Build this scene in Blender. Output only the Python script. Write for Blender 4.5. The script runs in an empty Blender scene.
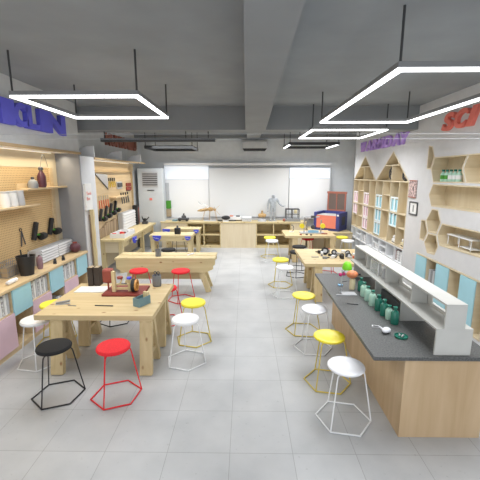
import bpy, bmesh, math, random
from mathutils import Vector, Matrix
random.seed(7)
PI = math.pi
C = bpy.context.scene.collection
S = bpy.context.scene

# ---------------------------------------------------------------- camera, world, lights, exposure
cam_data = bpy.data.cameras.new('camera')
cam_data.sensor_fit = 'HORIZONTAL'
cam_data.sensor_width = 36.0
cam_data.lens = 36.0 * 348.0 / 480.0
cam = bpy.data.objects.new('camera', cam_data)
C.objects.link(cam)
cam.location = (0, 0, 2.62)
cam.rotation_euler = (math.radians(90 - 10.74), 0, math.radians(0.8))
S.camera = cam

world = bpy.data.worlds.new('world')
S.world = world
world.use_nodes = True
world.node_tree.nodes['Background'].inputs[0].default_value = (0.93, 0.96, 1.0, 1)
world.node_tree.nodes['Background'].inputs[1].default_value = 1.7

S.view_settings.view_transform = 'Standard'
S.view_settings.look = 'None'
S.view_settings.gamma = 1
S.view_settings.use_curve_mapping = False
S.view_settings.exposure = 0.0

AREA = 1.0
def area_light(name, loc, sx, sy, power, rot=(0, 0, 0), color=(.97, .985, 1), spread=150):
    l = bpy.data.lights.new(name, 'AREA')
    l.shape = 'RECTANGLE'; l.size = sx; l.size_y = sy; l.energy = power * AREA; l.color = color
    o = bpy.data.objects.new(name, l); C.objects.link(o)
    o.location = loc; o.rotation_euler = rot
    l.spread = math.radians(spread)
    return o
STRIP_EMIT = 5.0
# fitting light, plus fill added down the room and behind the viewer
for i, (x, y, sx, sy, p) in enumerate([(-2.0, 4.9, 1.5, 1.6, 42), (2.2, 4.5, 1.5, 3.0, 70), (2.2, 8.2, 1.5, 1.8, 56),
                                   (-2.0, 8.3, 2.0, 0.6, 46), (2.2, 11.4, 1.5, 1.4, 60), (-2.1, 11.4, 1.5, 1.3, 60),
                                   (-1.9, 1.0, 1.6, 2.4, 24), (2.0, 0.0, 1.6, 2.4, 24), (0.1, 10.4, 1.0, 2.4, 56)]):
    area_light('ceiling_and_fill_light', (x, y, 3.46), sx, sy, p)

# ---------------------------------------------------------------- materials
def new_mat(name):
    m = bpy.data.materials.new(name); m.use_nodes = True
    nt = m.node_tree
    b = nt.nodes['Principled BSDF']
    return m, nt, b
def plain(name, col, rough=0.6, metal=0.0, noise=0.04, scale=6.0, emit=None, alpha=None, trans=0.0):
    m, nt, b = new_mat(name)
    b.inputs['Roughness'].default_value = rough
    b.inputs['Metallic'].default_value = metal
    if noise > 0:
        tc = nt.nodes.new('ShaderNodeTexCoord'); n = nt.nodes.new('ShaderNodeTexNoise')
        n.inputs['Scale'].default_value = scale; n.inputs['Detail'].default_value = 4
        nt.links.new(tc.outputs['Object'], n.inputs['Vector'])
        r = nt.nodes.new('ShaderNodeValToRGB')
        lo = [max(0, c * (1 - noise * 2)) for c in col]; hi = [min(1, c * (1 + noise)) for c in col]
        r.color_ramp.elements[0].color = (*lo, 1); r.color_ramp.elements[1].color = (*hi, 1)
        r.color_ramp.elements[0].position = .3; r.color_ramp.elements[1].position = .7
        nt.links.new(n.outputs['Fac'], r.inputs['Fac']); nt.links.new(r.outputs['Color'], b.inputs['Base Color'])
    else:
        b.inputs['Base Color'].default_value = (*col, 1)
    if trans: b.inputs['Transmission Weight'].default_value = trans
    if alpha is not None: b.inputs['Alpha'].default_value = alpha
    if emit:
        b.inputs['Emission Color'].default_value = (*emit[0], 1); b.inputs['Emission Strength'].default_value = emit[1]
    return m
def wood(name, a, b_, axis=1, scale=1.0, knots=False, rough=0.55):
    """grain stretched along the axis, optional small round knots"""
    m, nt, b = new_mat(name)
    b.inputs['Roughness'].default_value = rough
    tc = nt.nodes.new('ShaderNodeTexCoord'); mp = nt.nodes.new('ShaderNodeMapping')
    s = [14 * scale] * 3; s[axis] = 1.1 * scale
    mp.inputs['Scale'].default_value = s
    nt.links.new(tc.outputs['Object'], mp.inputs['Vector'])
    n = nt.nodes.new('ShaderNodeTexNoise'); n.inputs['Scale'].default_value = 1.0; n.inputs['Detail'].default_value = 6
    n.inputs['Distortion'].default_value = .6
    nt.links.new(mp.outputs['Vector'], n.inputs['Vector'])
    r = nt.nodes.new('ShaderNodeValToRGB')
    r.color_ramp.elements[0].color = (*b_, 1); r.color_ramp.elements[1].color = (*a, 1)
    r.color_ramp.elements[0].position = .3; r.color_ramp.elements[1].position = .68
    nt.links.new(n.outputs['Fac'], r.inputs['Fac'])
    out = r.outputs['Color']
    if knots:
        mp2 = nt.nodes.new('ShaderNodeMapping'); s2 = [6.5] * 3; s2[axis] = 3.6; mp2.inputs['Scale'].default_value = s2
        nt.links.new(tc.outputs['Object'], mp2.inputs['Vector'])
        v = nt.nodes.new('ShaderNodeTexVoronoi'); v.inputs['Scale'].default_value = 1.0
        nt.links.new(mp2.outputs['Vector'], v.inputs['Vector'])
        r2 = nt.nodes.new('ShaderNodeValToRGB')
        r2.color_ramp.elements[0].position = .06; r2.color_ramp.elements[1].position = .15
        r2.color_ramp.elements[0].color = (1, 1, 1, 1); r2.color_ramp.elements[1].color = (0, 0, 0, 1)
        nt.links.new(v.outputs['Distance'], r2.inputs['Fac'])
        mx = nt.nodes.new('ShaderNodeMixRGB'); mx.inputs[2].default_value = (.28, .13, .045, 1)
        nt.links.new(r2.outputs['Color'], mx.inputs[0]); nt.links.new(out, mx.inputs[1]); out = mx.outputs[0]
    nt.links.new(out, b.inputs['Base Color'])
    return m

M = {}
PINE_A, PINE_B = (.64, .51, .29), (.53, .40, .205)
for i, ax in enumerate('xyz'):
    M['pine_' + ax] = wood('knotty_pine_' + ax, PINE_A, PINE_B, i, knots=True)
    M['pale_' + ax] = wood('pale_pine_' + ax, (.70, .585, .34), (.59, .47, .25), i, knots=True)
    M['birch_' + ax] = wood('birch_ply_' + ax, (.72, .625, .45), (.65, .545, .37), i, scale=.7)
M['oak'] = wood('light_oak_panel', (.60, .44, .27), (.49, .34, .19), 2, scale=.55)
M['bark'] = wood('live_edge', (.50, .38, .24), (.16, .10, .06), 2, scale=.8)
M['ledge'] = wood('ledge_wood', (.70, .55, .34), (.60, .45, .26), 1)
M['darkbrown'] = plain('dark_brown_board', (.045, .032, .024), .6)
M['frame_wood'] = wood('trim_wood', (.52, .38, .21), (.42, .30, .16), 1)
def pegboard_mat():
    m, nt, b = new_mat('pegboard')
    b.inputs['Roughness'].default_value = .7
    tc = nt.nodes.new('ShaderNodeTexCoord')
    sep = nt.nodes.new('ShaderNodeSeparateXYZ'); nt.links.new(tc.outputs['Object'], sep.inputs[0])
    def cell(sock):
        a = nt.nodes.new('ShaderNodeMath'); a.operation = 'MULTIPLY'; a.inputs[1].default_value = 26.0
        nt.links.new(sock, a.inputs[0])
        f = nt.nodes.new('ShaderNodeMath'); f.operation = 'FRACT'; nt.links.new(a.outputs[0], f.inputs[0])
        s = nt.nodes.new('ShaderNodeMath'); s.operation = 'SUBTRACT'; s.inputs[1].default_value = .5
        nt.links.new(f.outputs[0], s.inputs[0])
        p = nt.nodes.new('ShaderNodeMath'); p.operation = 'POWER'; p.inputs[1].default_value = 2
        nt.links.new(s.outputs[0], p.inputs[0]); return p.outputs[0]
    ad = nt.nodes.new('ShaderNodeMath'); ad.operation = 'ADD'
    nt.links.new(cell(sep.outputs['Y']), ad.inputs[0]); nt.links.new(cell(sep.outputs['Z']), ad.inputs[1])
    lt = nt.nodes.new('ShaderNodeMath'); lt.operation = 'LESS_THAN'; lt.inputs[1].default_value = .035
    nt.links.new(ad.outputs[0], lt.inputs[0])
    mx = nt.nodes.new('ShaderNodeMixRGB')
    mx.inputs[1].default_value = (.62, .44, .22, 1); mx.inputs[2].default_value = (.24, .13, .06, 1)
    nt.links.new(lt.outputs[0], mx.inputs[0]); nt.links.new(mx.outputs[0], b.inputs['Base Color'])
    return m
M['peg'] = pegboard_mat()
def floor_mat():
    m, nt, b = new_mat('concrete_tiles')
    b.inputs['Roughness'].default_value = .38
    tc = nt.nodes.new('ShaderNodeTexCoord'); mp = nt.nodes.new('ShaderNodeMapping')
    mp.inputs['Location'].default_value = (.137, .114, 0)
    nt.links.new(tc.outputs['Object'], mp.inputs['Vector'])
    br = nt.nodes.new('ShaderNodeTexBrick'); br.offset = 0
    br.inputs['Scale'].default_value = 1; br.inputs['Brick Width'].default_value = .6; br.inputs['Row Height'].default_value = .6
    br.inputs['Mortar Size'].default_value = .0028; br.inputs['Mortar Smooth'].default_value = .2
    br.inputs['Color1'].default_value = (.50, .505, .51, 1); br.inputs['Color2'].default_value = (.47, .475, .48, 1)
    br.inputs['Mortar'].default_value = (.30, .30, .30, 1)
    nt.links.new(mp.outputs['Vector'], br.inputs['Vector'])
    n = nt.nodes.new('ShaderNodeTexNoise'); n.inputs['Scale'].default_value = 2.2; n.inputs['Detail'].default_value = 8
    nt.links.new(tc.outputs['Object'], n.inputs['Vector'])
    r = nt.nodes.new('ShaderNodeValToRGB'); r.color_ramp.elements[0].position = .3; r.color_ramp.elements[1].position = .7
    r.color_ramp.elements[0].color = (.86, .87, .88, 1); r.color_ramp.elements[1].color = (1.05, 1.05, 1.05, 1)
    nt.links.new(n.outputs['Fac'], r.inputs['Fac'])
    n2 = nt.nodes.new('ShaderNodeTexNoise'); n2.inputs['Scale'].default_value = 22; n2.inputs['Detail'].default_value = 3
    nt.links.new(tc.outputs['Object'], n2.inputs['Vector'])
    r2 = nt.nodes.new('ShaderNodeValToRGB'); r2.color_ramp.elements[0].position = .2; r2.color_ramp.elements[1].position = .34
    r2.color_ramp.elements[0].color = (.72, .72, .72, 1); r2.color_ramp.elements[1].color = (1, 1, 1, 1)
    nt.links.new(n2.outputs['Fac'], r2.inputs['Fac'])
    mu = nt.nodes.new('ShaderNodeMixRGB'); mu.blend_type = 'MULTIPLY'; mu.inputs[0].default_value = 1
    nt.links.new(br.outputs['Color'], mu.inputs[1]); nt.links.new(r.outputs['Color'], mu.inputs[2])
    mu2 = nt.nodes.new('ShaderNodeMixRGB'); mu2.blend_type = 'MULTIPLY'; mu2.inputs[0].default_value = 1
    nt.links.new(mu.outputs[0], mu2.inputs[1]); nt.links.new(r2.outputs['Color'], mu2.inputs[2])
    nt.links.new(mu2.outputs[0], b.inputs['Base Color'])
    return m
M['floor'] = floor_mat()
M['wall'] = plain('grey_wall_paint', (.60, .61, .61), .8, noise=.03)
M['wall_rear'] = plain('light_grey_rear_wall', (.76, .79, .81), .8, noise=.02)
M['wall_white'] = plain('white_wall_panel', (.66, .67, .69), .7, noise=.02)
M['wall_grey'] = plain('blue_grey_panel', (.27, .277, .295), .7, noise=.02)
M['panel'] = plain('pale_grey_laminate', (.66, .66, .67), .6, noise=.02)
M['ceil'] = plain('dark_grey_ceiling', (.285, .305, .32), .9, noise=.05, scale=1.5)
M['beam'] = plain('ceiling_beam_paint', (.26, .272, .28), .9, noise=.04, scale=1.5)
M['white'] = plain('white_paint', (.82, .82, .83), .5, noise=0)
M['whitemetal'] = plain('white_powder_coat', (.80, .81, .82), .4, noise=0)
M['offwhite'] = plain('off_white_laminate', (.56, .56, .53), .5, noise=.02)
M['black'] = plain('black_paint', (.016, .016, .018), .5, noise=0)
M['blackfab'] = plain('black_fabric', (.014, .014, .015), .9, noise=.1, scale=80)
M['red'] = plain('red_paint', (.72, .015, .022), .45, noise=0)
M['redfab'] = plain('red_fabric', (.78, .02, .03), .8, noise=.08, scale=80)
M['yellow'] = plain('yellow_gloss', (.88, .74, .04), .3, noise=0)
M['yellowm'] = plain('ochre_metal', (.66, .52, .10), .4, noise=0)
M['yellowfab'] = plain('yellow_seat', (.90, .78, .06), .6, noise=0)
M['whitegloss'] = plain('white_gloss', (.85, .86, .90), .2, noise=0)
M['blue_door'] = plain('pale_blue_laminate', (.38, .66, .75), .5, noise=.02)
M['pink_door'] = plain('pale_pink_laminate', (.74, .53, .61), .5, noise=.02)
M['blue_win'] = plain('light_blue_panel', (.36, .68, .78), .5, noise=0)
M['pink_win'] = plain('light_pink_panel', (.82, .56, .64), .5, noise=0)
M['pale_blue'] = plain('white_blue_frame', (.80, .88, .90), .5, noise=0)
M['pale_pink'] = plain('white_pink_frame', (.90, .82, .84), .5, noise=0)
M['violet'] = plain('violet_blue_letter', (.13, .13, .72), .6, noise=.03)
M['purple'] = plain('lilac_letter', (.48, .29, .76), .6, noise=.03)
M['coral'] = plain('coral_red_letter', (.84, .20, .15), .6, noise=.03)
M['rust'] = plain('rust_brown_letter', (.33, .12, .08), .7, noise=.05)
M['grey'] = plain('mid_grey', (.25, .26, .27), .6, noise=.02)
M['dgrey'] = plain('dark_grey', (.07, .072, .076), .6, noise=.02)
M['lgrey'] = plain('light_grey', (.50, .51, .53), .5, noise=.02)
M['steel'] = plain('brushed_steel', (.55, .56, .58), .3, metal=.9, noise=0)
M['paper'] = plain('white_paper', (.80, .80, .79), .8, noise=.02)
M['file'] = plain('magazine_spine', (.60, .60, .60), .7, noise=.35, scale=28)
M['darkred'] = plain('oxide_red_board', (.22, .035, .025), .6, noise=.05)
M['brickred'] = plain('brick_red_block', (.32, .07, .05), .6, noise=.05)
M['teal'] = plain('dark_green_bottle', (.02, .17, .12), .25, noise=0)
M['mint'] = plain('pale_mint_bottle', (.42, .66, .54), .35, noise=0)
M['green'] = plain('lime_green_plastic', (.22, .72, .02), .4, noise=0)
M['magenta'] = plain('magenta_plastic', (.55, .03, .16), .4, noise=0)
M['orange'] = plain('orange_ball', (.80, .27, .12), .45, noise=.15, scale=20)
M['cream'] = plain('cream_plastic', (.74, .65, .42), .5, noise=0)
M['blue'] = plain('royal_blue_plastic', (.06, .08, .66), .4, noise=0)
M['navy'] = plain('navy_blue_casing', (.045, .055, .22), .5, noise=.02)
M['salmon'] = plain('salmon_orange_panel', (.76, .22, .15), .5, noise=.02)
M['skyblue'] = plain('sky_blue_plastic', (.25, .52, .78), .4, noise=0)
M['bluegrey'] = plain('blue_grey_box', (.16, .27, .31), .6, noise=.03)
M['cup'] = plain('slate_grey_cup', (.20, .215, .235), .6, noise=.03)
M['acblue'] = plain('pale_blue_grey_metal', (.58, .62, .65), .45, noise=.01)
M['board'] = plain('whiteboard_surface', (.83, .84, .85), .35, noise=0)
M['boardtop'] = plain('emissive_whiteboard_header', (.85, .9, .98), .3, noise=0, emit=((.88, .94, 1.0), .25))  # header brightness put into the material as faint emission
M['screen'] = plain('projection_screen', (.73, .74, .745), .75, noise=0)
M['signgreen'] = plain('green_panel', (.07, .30, .03), .6, noise=0)
M['tan'] = plain('tan_panel', (.42, .33, .22), .6, noise=.03)
M['wine'] = plain('dark_wine_glaze', (.10, .03, .045), .35, noise=0)
M['mauve'] = plain('dusty_mauve', (.26, .16, .19), .5, noise=0)
M['hole'] = plain('tool_orange', (.70, .20, .10), .5, noise=0)
M['tyellow'] = plain('tool_yellow', (.62, .44, .03), .5, noise=0)
M['rubber'] = plain('tyre_rubber', (.02, .02, .022), .7, noise=0)
M['honey'] = plain('honey_wood_wheel', (.58, .28, .07), .5, noise=.05)
M['statue'] = plain('plaster_grey_white', (.40, .43, .46), .45, noise=.16, scale=16)
M['insect'] = plain('ochre_insect', (.55, .36, .16), .5, noise=.2, scale=30)
M['copper'] = plain('copper_red_frame', (.38, .13, .09), .5, noise=.02)
M['smoke'] = plain('smoked_glass', (.16, .12, .105), .15, noise=0)
M['picture'] = plain('floral_print', (.58, .43, .41), .7, noise=.45, scale=22)
M['glass'] = plain('clear_acrylic', (.9, .95, .95), .08, noise=0, alpha=.28)
M['stripglow'] = plain('lit_strip_diffuser', (1, 1, 1), .5, noise=0, emit=((.97, .99, 1.0), STRIP_EMIT))
M['warmglow'] = plain('warm_strip_diffuser', (1, 1, 1), .5, noise=0, emit=((1.0, .86, .62), .5))
M['lampmetal'] = plain('fitting_metal', (.24, .245, .25), .5, noise=0)
M['track'] = plain('charcoal_track_metal', (.05, .052, .055), .5, noise=0)
def stone_mat():
    m, nt, b = new_mat('speckled_grey_stone')
    b.inputs['Roughness'].default_value = .45
    tc = nt.nodes.new('ShaderNodeTexCoord')
    n = nt.nodes.new('ShaderNodeTexNoise'); n.inputs['Scale'].default_value = 60; n.inputs['Detail'].default_value = 5
    nt.links.new(tc.outputs['Object'], n.inputs['Vector'])
    r = nt.nodes.new('ShaderNodeValToRGB'); r.color_ramp.elements[0].position = .35; r.color_ramp.elements[1].position = .65
    r.color_ramp.elements[0].color = (.06, .062, .062, 1); r.color_ramp.elements[1].color = (.13, .133, .13, 1)
    nt.links.new(n.outputs['Fac'], r.inputs['Fac']); nt.links.new(r.outputs['Color'], b.inputs['Base Color'])
    return m
M['stone'] = stone_mat()

# ---------------------------------------------------------------- mesh builder
class MB:
    def __init__(s): s.bm = bmesh.new()
    def box(s, x0, x1, y0, y1, z0, z1, mat=None):
        vs = [s.bm.verts.new((x, y, z)) for x in (x0, x1) for y in (y0, y1) for z in (z0, z1)]
        for f in ((0, 1, 3, 2), (4, 6, 7, 5), (0, 4, 5, 1), (2, 3, 7, 6), (0, 2, 6, 4), (1, 5, 7, 3)):
            s.bm.faces.new([vs[i] for i in f])
        if mat is not None:
            for v in vs: v.co = mat @ v.co
        return s
    def beam(s, p0, p1, w, d, side=(1, 0, 0)):
        """rectangular bar from p0 to p1; w along 'side', d across"""
        p0, p1, sd = Vector(p0), Vector(p1), Vector(side)
        ax = (p1 - p0).normalized(); sd = (sd - ax * sd.dot(ax)).normalized(); up = ax.cross(sd)
        vs = []
        for p in (p0, p1):
            for a, b in ((-1, -1), (1, -1), (1, 1), (-1, 1)): vs.append(s.bm.verts.new(p + sd * a * w / 2 + up * b * d / 2))
        for f in ((3, 2, 1, 0), (4, 5, 6, 7), (0, 1, 5, 4), (1, 2, 6, 5), (2, 3, 7, 6), (3, 0, 4, 7)): s.bm.faces.new([vs[i] for i in f])
        return s
    def tube(s, pts, r, n=8, r1=None):
        pts = [Vector(p) for p in pts]; rings = []
        for i, p in enumerate(pts):
            d = (pts[min(i + 1, len(pts) - 1)] - pts[max(i - 1, 0)]).normalized()
            a = d.cross(Vector((0, 0, 1)))
            if a.length < 1e-3: a = Vector((1, 0, 0))
            a.normalize(); b = d.cross(a)
            rr = r if r1 is None else r + (r1 - r) * i / (len(pts) - 1)
            rings.append([s.bm.verts.new(p + (a * math.cos(t) + b * math.sin(t)) * rr) for t in [2 * PI * k / n for k in range(n)]])
        for i in range(len(rings) - 1):
            for k in range(n): s.bm.faces.new((rings[i][k], rings[i + 1][k], rings[i + 1][(k + 1) % n], rings[i][(k + 1) % n]))
        s.bm.faces.new(rings[0]); s.bm.faces.new(rings[-1][::-1])
        return s
    def loop_tube(s, pts, r, n=6):
        pts = [Vector(p) for p in pts]; m = len(pts); rings = []
        cen = sum(pts, Vector()) / m
        nrm = (pts[0] - cen).cross(pts[1] - cen).normalized()
        for i, p in enumerate(pts):
            d0 = (p - pts[i - 1]).normalized(); d1 = (pts[(i + 1) % m] - p).normalized()
            d = (d0 + d1).normalized(); k = 1 / max(.3, d.dot(d1))
            a = d.cross(nrm).normalized()
            rings.append([s.bm.verts.new(p + a * math.cos(t) * r * k + nrm * math.sin(t) * r) for t in [2 * PI * j / n + .5 for j in range(n)]])
        for i in range(m):
            q = rings[(i + 1) % m]
            for j in range(n): s.bm.faces.new((rings[i][j], rings[i][(j + 1) % n], q[(j + 1) % n], q[j]))
        return s
    def lathe(s, prof, n=24, c=(0, 0, 0), sx=1, sy=1, mat=None):
        c = Vector(c); rings = []; allv = []
        for r, z in prof:
            if r < 1e-5: rings.append([s.bm.verts.new(c + Vector((0, 0, z)))])
            else: rings.append([s.bm.verts.new(c + Vector((r * sx * math.cos(2 * PI * k / n), r * sy * math.sin(2 * PI * k / n), z))) for k in range(n)])
            allv += rings[-1]
        for a, b in zip(rings, rings[1:]):
            for k in range(n):
                k2 = (k + 1) % n
                if len(a) == 1 and len(b) == 1: break
                if len(a) == 1: s.bm.faces.new((a[0], b[k2], b[k]))
                elif len(b) == 1: s.bm.faces.new((a[k], a[k2], b[0]))
                else: s.bm.faces.new((a[k], a[k2], b[k2], b[k]))
        if mat is not None:
            for v in allv: v.co = mat @ v.co
        return s
    def ball(s, c, r, sc=(1, 1, 1), n=12):
        prof = [(r * math.sin(PI * i / n) if 0 < i < n else 0, -r * math.cos(PI * i / n)) for i in range(n + 1)]
        m = Matrix.Translation(Vector(c)) @ Matrix.Diagonal((*sc, 1))
        return s.lathe(prof, n * 2, mat=m)
    def prism(s, pts, ax, a0, a1):
        def P(p, a): return {'x': (a, p[0], p[1]), 'y': (p[0], a, p[1]), 'z': (p[0], p[1], a)}[ax]
        A = [s.bm.verts.new(P(p, a0)) for p in pts]; B = [s.bm.verts.new(P(p, a1)) for p in pts]
        n = len(pts)
        s.bm.faces.new(A); s.bm.faces.new(B[::-1])
        for i in range(n): s.bm.faces.new((A[i], B[i], B[(i + 1) % n], A[(i + 1) % n]))
        return s
    def build(s, name, mat, parent=None, smooth=False, bevel=0, loc=None, rz=None):
        bmesh.ops.recalc_face_normals(s.bm, faces=s.bm.faces)
        me = bpy.data.meshes.new(name); s.bm.to_mesh(me); s.bm.free()
        if smooth:
            for p in me.polygons: p.use_smooth = True
            me.set_sharp_from_angle(angle=math.radians(40))
        o = bpy.data.objects.new(name, me); C.objects.link(o)
        me.materials.append(M[mat] if isinstance(mat, str) else mat)
        if parent is not None: o.parent = parent
        if loc is not None: o.location = loc
        if rz is not None: o.rotation_euler = (0, 0, rz)
        if bevel:
            b = o.modifiers.new('bevel', 'BEVEL'); b.width = bevel; b.segments = 2; b.limit_method = 'ANGLE'
        return o
def tag(o, label, cat, group=None, kind=None):
    o['label'] = label; o['category'] = cat
    if group: o['group'] = group
    if kind: o['kind'] = kind
    return o
def thing(name, label, cat, loc=(0, 0, 0), rz=0, group=None):
    o = bpy.data.objects.new(name, None); C.objects.link(o); o.empty_display_size = .1
    o.location = loc; o.rotation_euler = (0, 0, rz)
    return tag(o, label, cat, group)
def struct(o):
    o['kind'] = 'structure'; return o
def dup(root, loc, rz=None, label=None, group=None):
    r = root.copy(); C.objects.link(r); r.location = loc
    if rz is not None: r.rotation_euler = (0, 0, rz)
    if label: r['label'] = label
    if group: r['group'] = group
    for ch in list(root.children):
        c = ch.copy(); C.objects.link(c); c.parent = r
        for g in list(ch.children):
            d = g.copy(); C.objects.link(d); d.parent = c
    return r
def Rz(a): return Matrix.Rotation(a, 4, 'Z')
def TR(x, y, z): return Matrix.Translation((x, y, z))

# ---------------------------------------------------------------- the room
H = 4.0
def panel_with_holes(name, X, T, outer, holes, mat):
    """wall slab in the YZ plane at X (thickness T towards +X) with openings"""
    bm = bmesh.new(); edges = []
    for loop in [outer] + holes:
        vs = [bm.verts.new((X, y, z)) for y, z in loop]
        for i in range(len(vs)): edges.append(bm.edges.new((vs[i], vs[(i + 1) % len(vs)])))
    bmesh.ops.triangle_fill(bm, use_beauty=True, use_dissolve=False, edges=edges)
    r = bmesh.ops.extrude_face_region(bm, geom=list(bm.faces))
    for v in [g for g in r['geom'] if isinstance(g, bmesh.types.BMVert)]: v.co.x += T
    bmesh.ops.recalc_face_normals(bm, faces=bm.faces)
    me = bpy.data.meshes.new(name); bm.to_mesh(me); bm.free(); me.materials.append(M[mat])
    o = bpy.data.objects.new(name, me); C.objects.link(o); return o
def inset(poly, d):
    n = len(poly); out = []
    A = sum(poly[i][0] * poly[(i + 1) % n][1] - poly[(i + 1) % n][0] * poly[i][1] for i in range(n))
    sg = 1 if A > 0 else -1
    for i in range(n):
        p0, p1, p2 = Vector(poly[i - 1]), Vector(poly[i]), Vector(poly[(i + 1) % n])
        e0 = (p1 - p0).normalized(); e1 = (p2 - p1).normalized()
        n0 = Vector((-e0.y, e0.x)) * sg; n1 = Vector((-e1.y, e1.x)) * sg
        b = (n0 + n1); b.normalize(); k = d / max(.35, b.dot(n0))
        q = p1 + b * k; out.append((q.x, q.y))
    return out

struct(MB().box(-4.1, 4.2, -1.5, 13.2, -.1, 0).build('floor', 'floor'))
struct(MB().box(-4.1, 4.2, -1.5, 13.2, H, H + .1).build('ceiling', 'ceil'))
struct(MB().box(-4.1, 4.2, 13.05, 13.2, 0, H).build('wall_back', 'wall_rear'))
struct(MB().box(-4.1, -3.92, -1.5, 13.05, 0, H).build('wall_left', 'wall'))
struct(MB().box(3.98, 4.2, -1.5, 13.05, 0, H).build('wall_right', 'wall'))
# bulkhead above the first bay and pier between the two bays
struct(MB().box(-3.92, -3.4, -1.5, 7.31, 3.06, H).build('wall_left_bulkhead', 'wall'))
struct(MB().box(-3.92, -3.4, 7.31, 7.98, 0, 2.99).build('wall_left_pier', 'wall_white'))
struct(MB().box(-3.92, -3.40, 7.268, 7.305, 0, 3.05).build('trim_5', 'wall_grey'))
# beams
struct(MB().prism([(-.02, -1.5), (.245, -1.5), (.435, 7.6), (.005, 7.6)], 'z', 3.53, H).build('trim_1', 'beam'))
struct(MB().box(-3.92, 3.98, 7.6, 8.05, 3.53, H).build('trim_2', 'beam'))
struct(MB().box(.06, .52, 8.05, 12.7, 3.86, H).build('trim_3', 'beam'))
struct(MB().box(-3.92, 3.98, 12.7, 13.05, 3.87, H).build('trim_4', 'beam'))

# right-hand built-in wall
Bh = [(6.83, 2.94), (5.81, 2.94), (5.92, 2.72), (5.80, 2.47), (6.80, 2.45), (6.92, 2.70)]
Ah = [(7.09, 3.17), (6.94, 3.15), (6.83, 2.945), (6.925, 2.70), (7.09, 2.71)]
Ch = [(5.80, 2.94), (5.91, 2.72), (5.79, 2.47), (4.95, 2.46), (4.85, 2.7), (4.95, 2.95)]
Dh = [(6.80, 2.44), (5.0, 2.44), (5.0, 2.03), (6.78, 2.0), (6.91, 2.22)]
Eh = [(6.74, 1.97), (6.52, 1.97), (6.38, 1.74), (6.49, 1.505), (6.79, 1.49), (6.92, 1.72)]
Fh = [(6.79, 1.485), (6.49, 1.50), (6.385, 1.29), (6.49, 1.10), (6.76, 1.08), (6.91, 1.28)]
Gh = [(7.11, 1.71), (6.94, 1.725), (6.805, 1.49), (6.93, 1.29), (7.11, 1.30)]
Ih = [(6.35, 1.74), (5.0, 1.76), (5.0, 1.36), (6.36, 1.31), (6.47, 1.51)]
Kh = [(7.15, 1.02), (5.0, 1.02), (5.0, .08), (7.15, .08)]
castle = [(11.70, .05), (11.70, 2.46), (10.74, 3.17), (9.75, 2.46), (8.73, 3.18), (7.78, 2.46), (7.78, .05)]
XW = 3.6
holes = [inset(p, .004) for p in (Bh, Ah, Ch, Dh, Eh, Fh, Gh, Ih, Kh, castle)]
struct(panel_with_holes('wall_right_panelling', XW, .06, [(-1.5, 0), (11.74, 0), (11.74, H), (-1.5, H)], holes, 'panel'))
struct(MB().box(XW, 3.98, 11.70, 11.735, 0, H).build('trim_6', 'panel'))
struct(MB().box(3.90, 3.975, -1.5, 11.69, 0, H).build('trim_7', 'panel'))

def niche(name, poly, label, group, t=.02, depth=.28, x0=XW - .004, mat='birch_x'):
    root = thing(name, label, 'shelf', (0, 0, 0), 0, group)
    o, i = inset(poly, .0065), inset(poly, .0065 + t)
    bm = bmesh.new(); n = len(poly)
    A = [bm.verts.new((x0, *p)) for p in o]; B = [bm.verts.new((x0, *p)) for p in i]
    C1 = [bm.verts.new((x0 + depth, *p)) for p in o]; D = [bm.verts.new((x0 + depth, *p)) for p in i]
    for k in range(n):
        j = (k + 1) % n
        bm.faces.new((A[k], A[j], B[j], B[k])); bm.faces.new((B[k], B[j], D[j], D[k]))
        bm.faces.new((C1[k], D[k], D[j], C1[j])); bm.faces.new((A[k], C1[k], C1[j], A[j]))
    m = MB(); m.bm.free(); m.bm = bm; m.build('casing', mat, root)
    MB().prism(o, 'x', x0 + depth + .001, x0 + depth + .013).build('back_panel', 'birch_z', root)
    return root
niche('hexagon_shelf', Bh, 'wide wooden honeycomb shelf holding green capped bottles, high on right wall', 'honeycomb wall shelves')
niche('hexagon_shelf', Ah, 'narrow half hexagon shelf, the highest one on the right wall', 'honeycomb wall shelves')
niche('hexagon_shelf', Ch, 'honeycomb shelf cut by the right edge beside the bottle shelf', 'honeycomb wall shelves')
niche('hexagon_shelf', Dh, 'long empty wooden shelf directly below the green bottle shelf', 'honeycomb wall shelves')
niche('hexagon_shelf', Eh, 'upper of the two stacked full hexagon wooden shelves', 'honeycomb wall shelves')
niche('hexagon_shelf', Fh, 'lower of the two stacked full hexagon wooden shelves', 'honeycomb wall shelves')
niche('hexagon_shelf', Gh, 'small half hexagon shelf left of the two stacked hexagons', 'honeycomb wall shelves')
niche('hexagon_shelf', Ih, 'long wooden shelf holding the white wire stand, right wall', 'honeycomb wall shelves')

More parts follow.
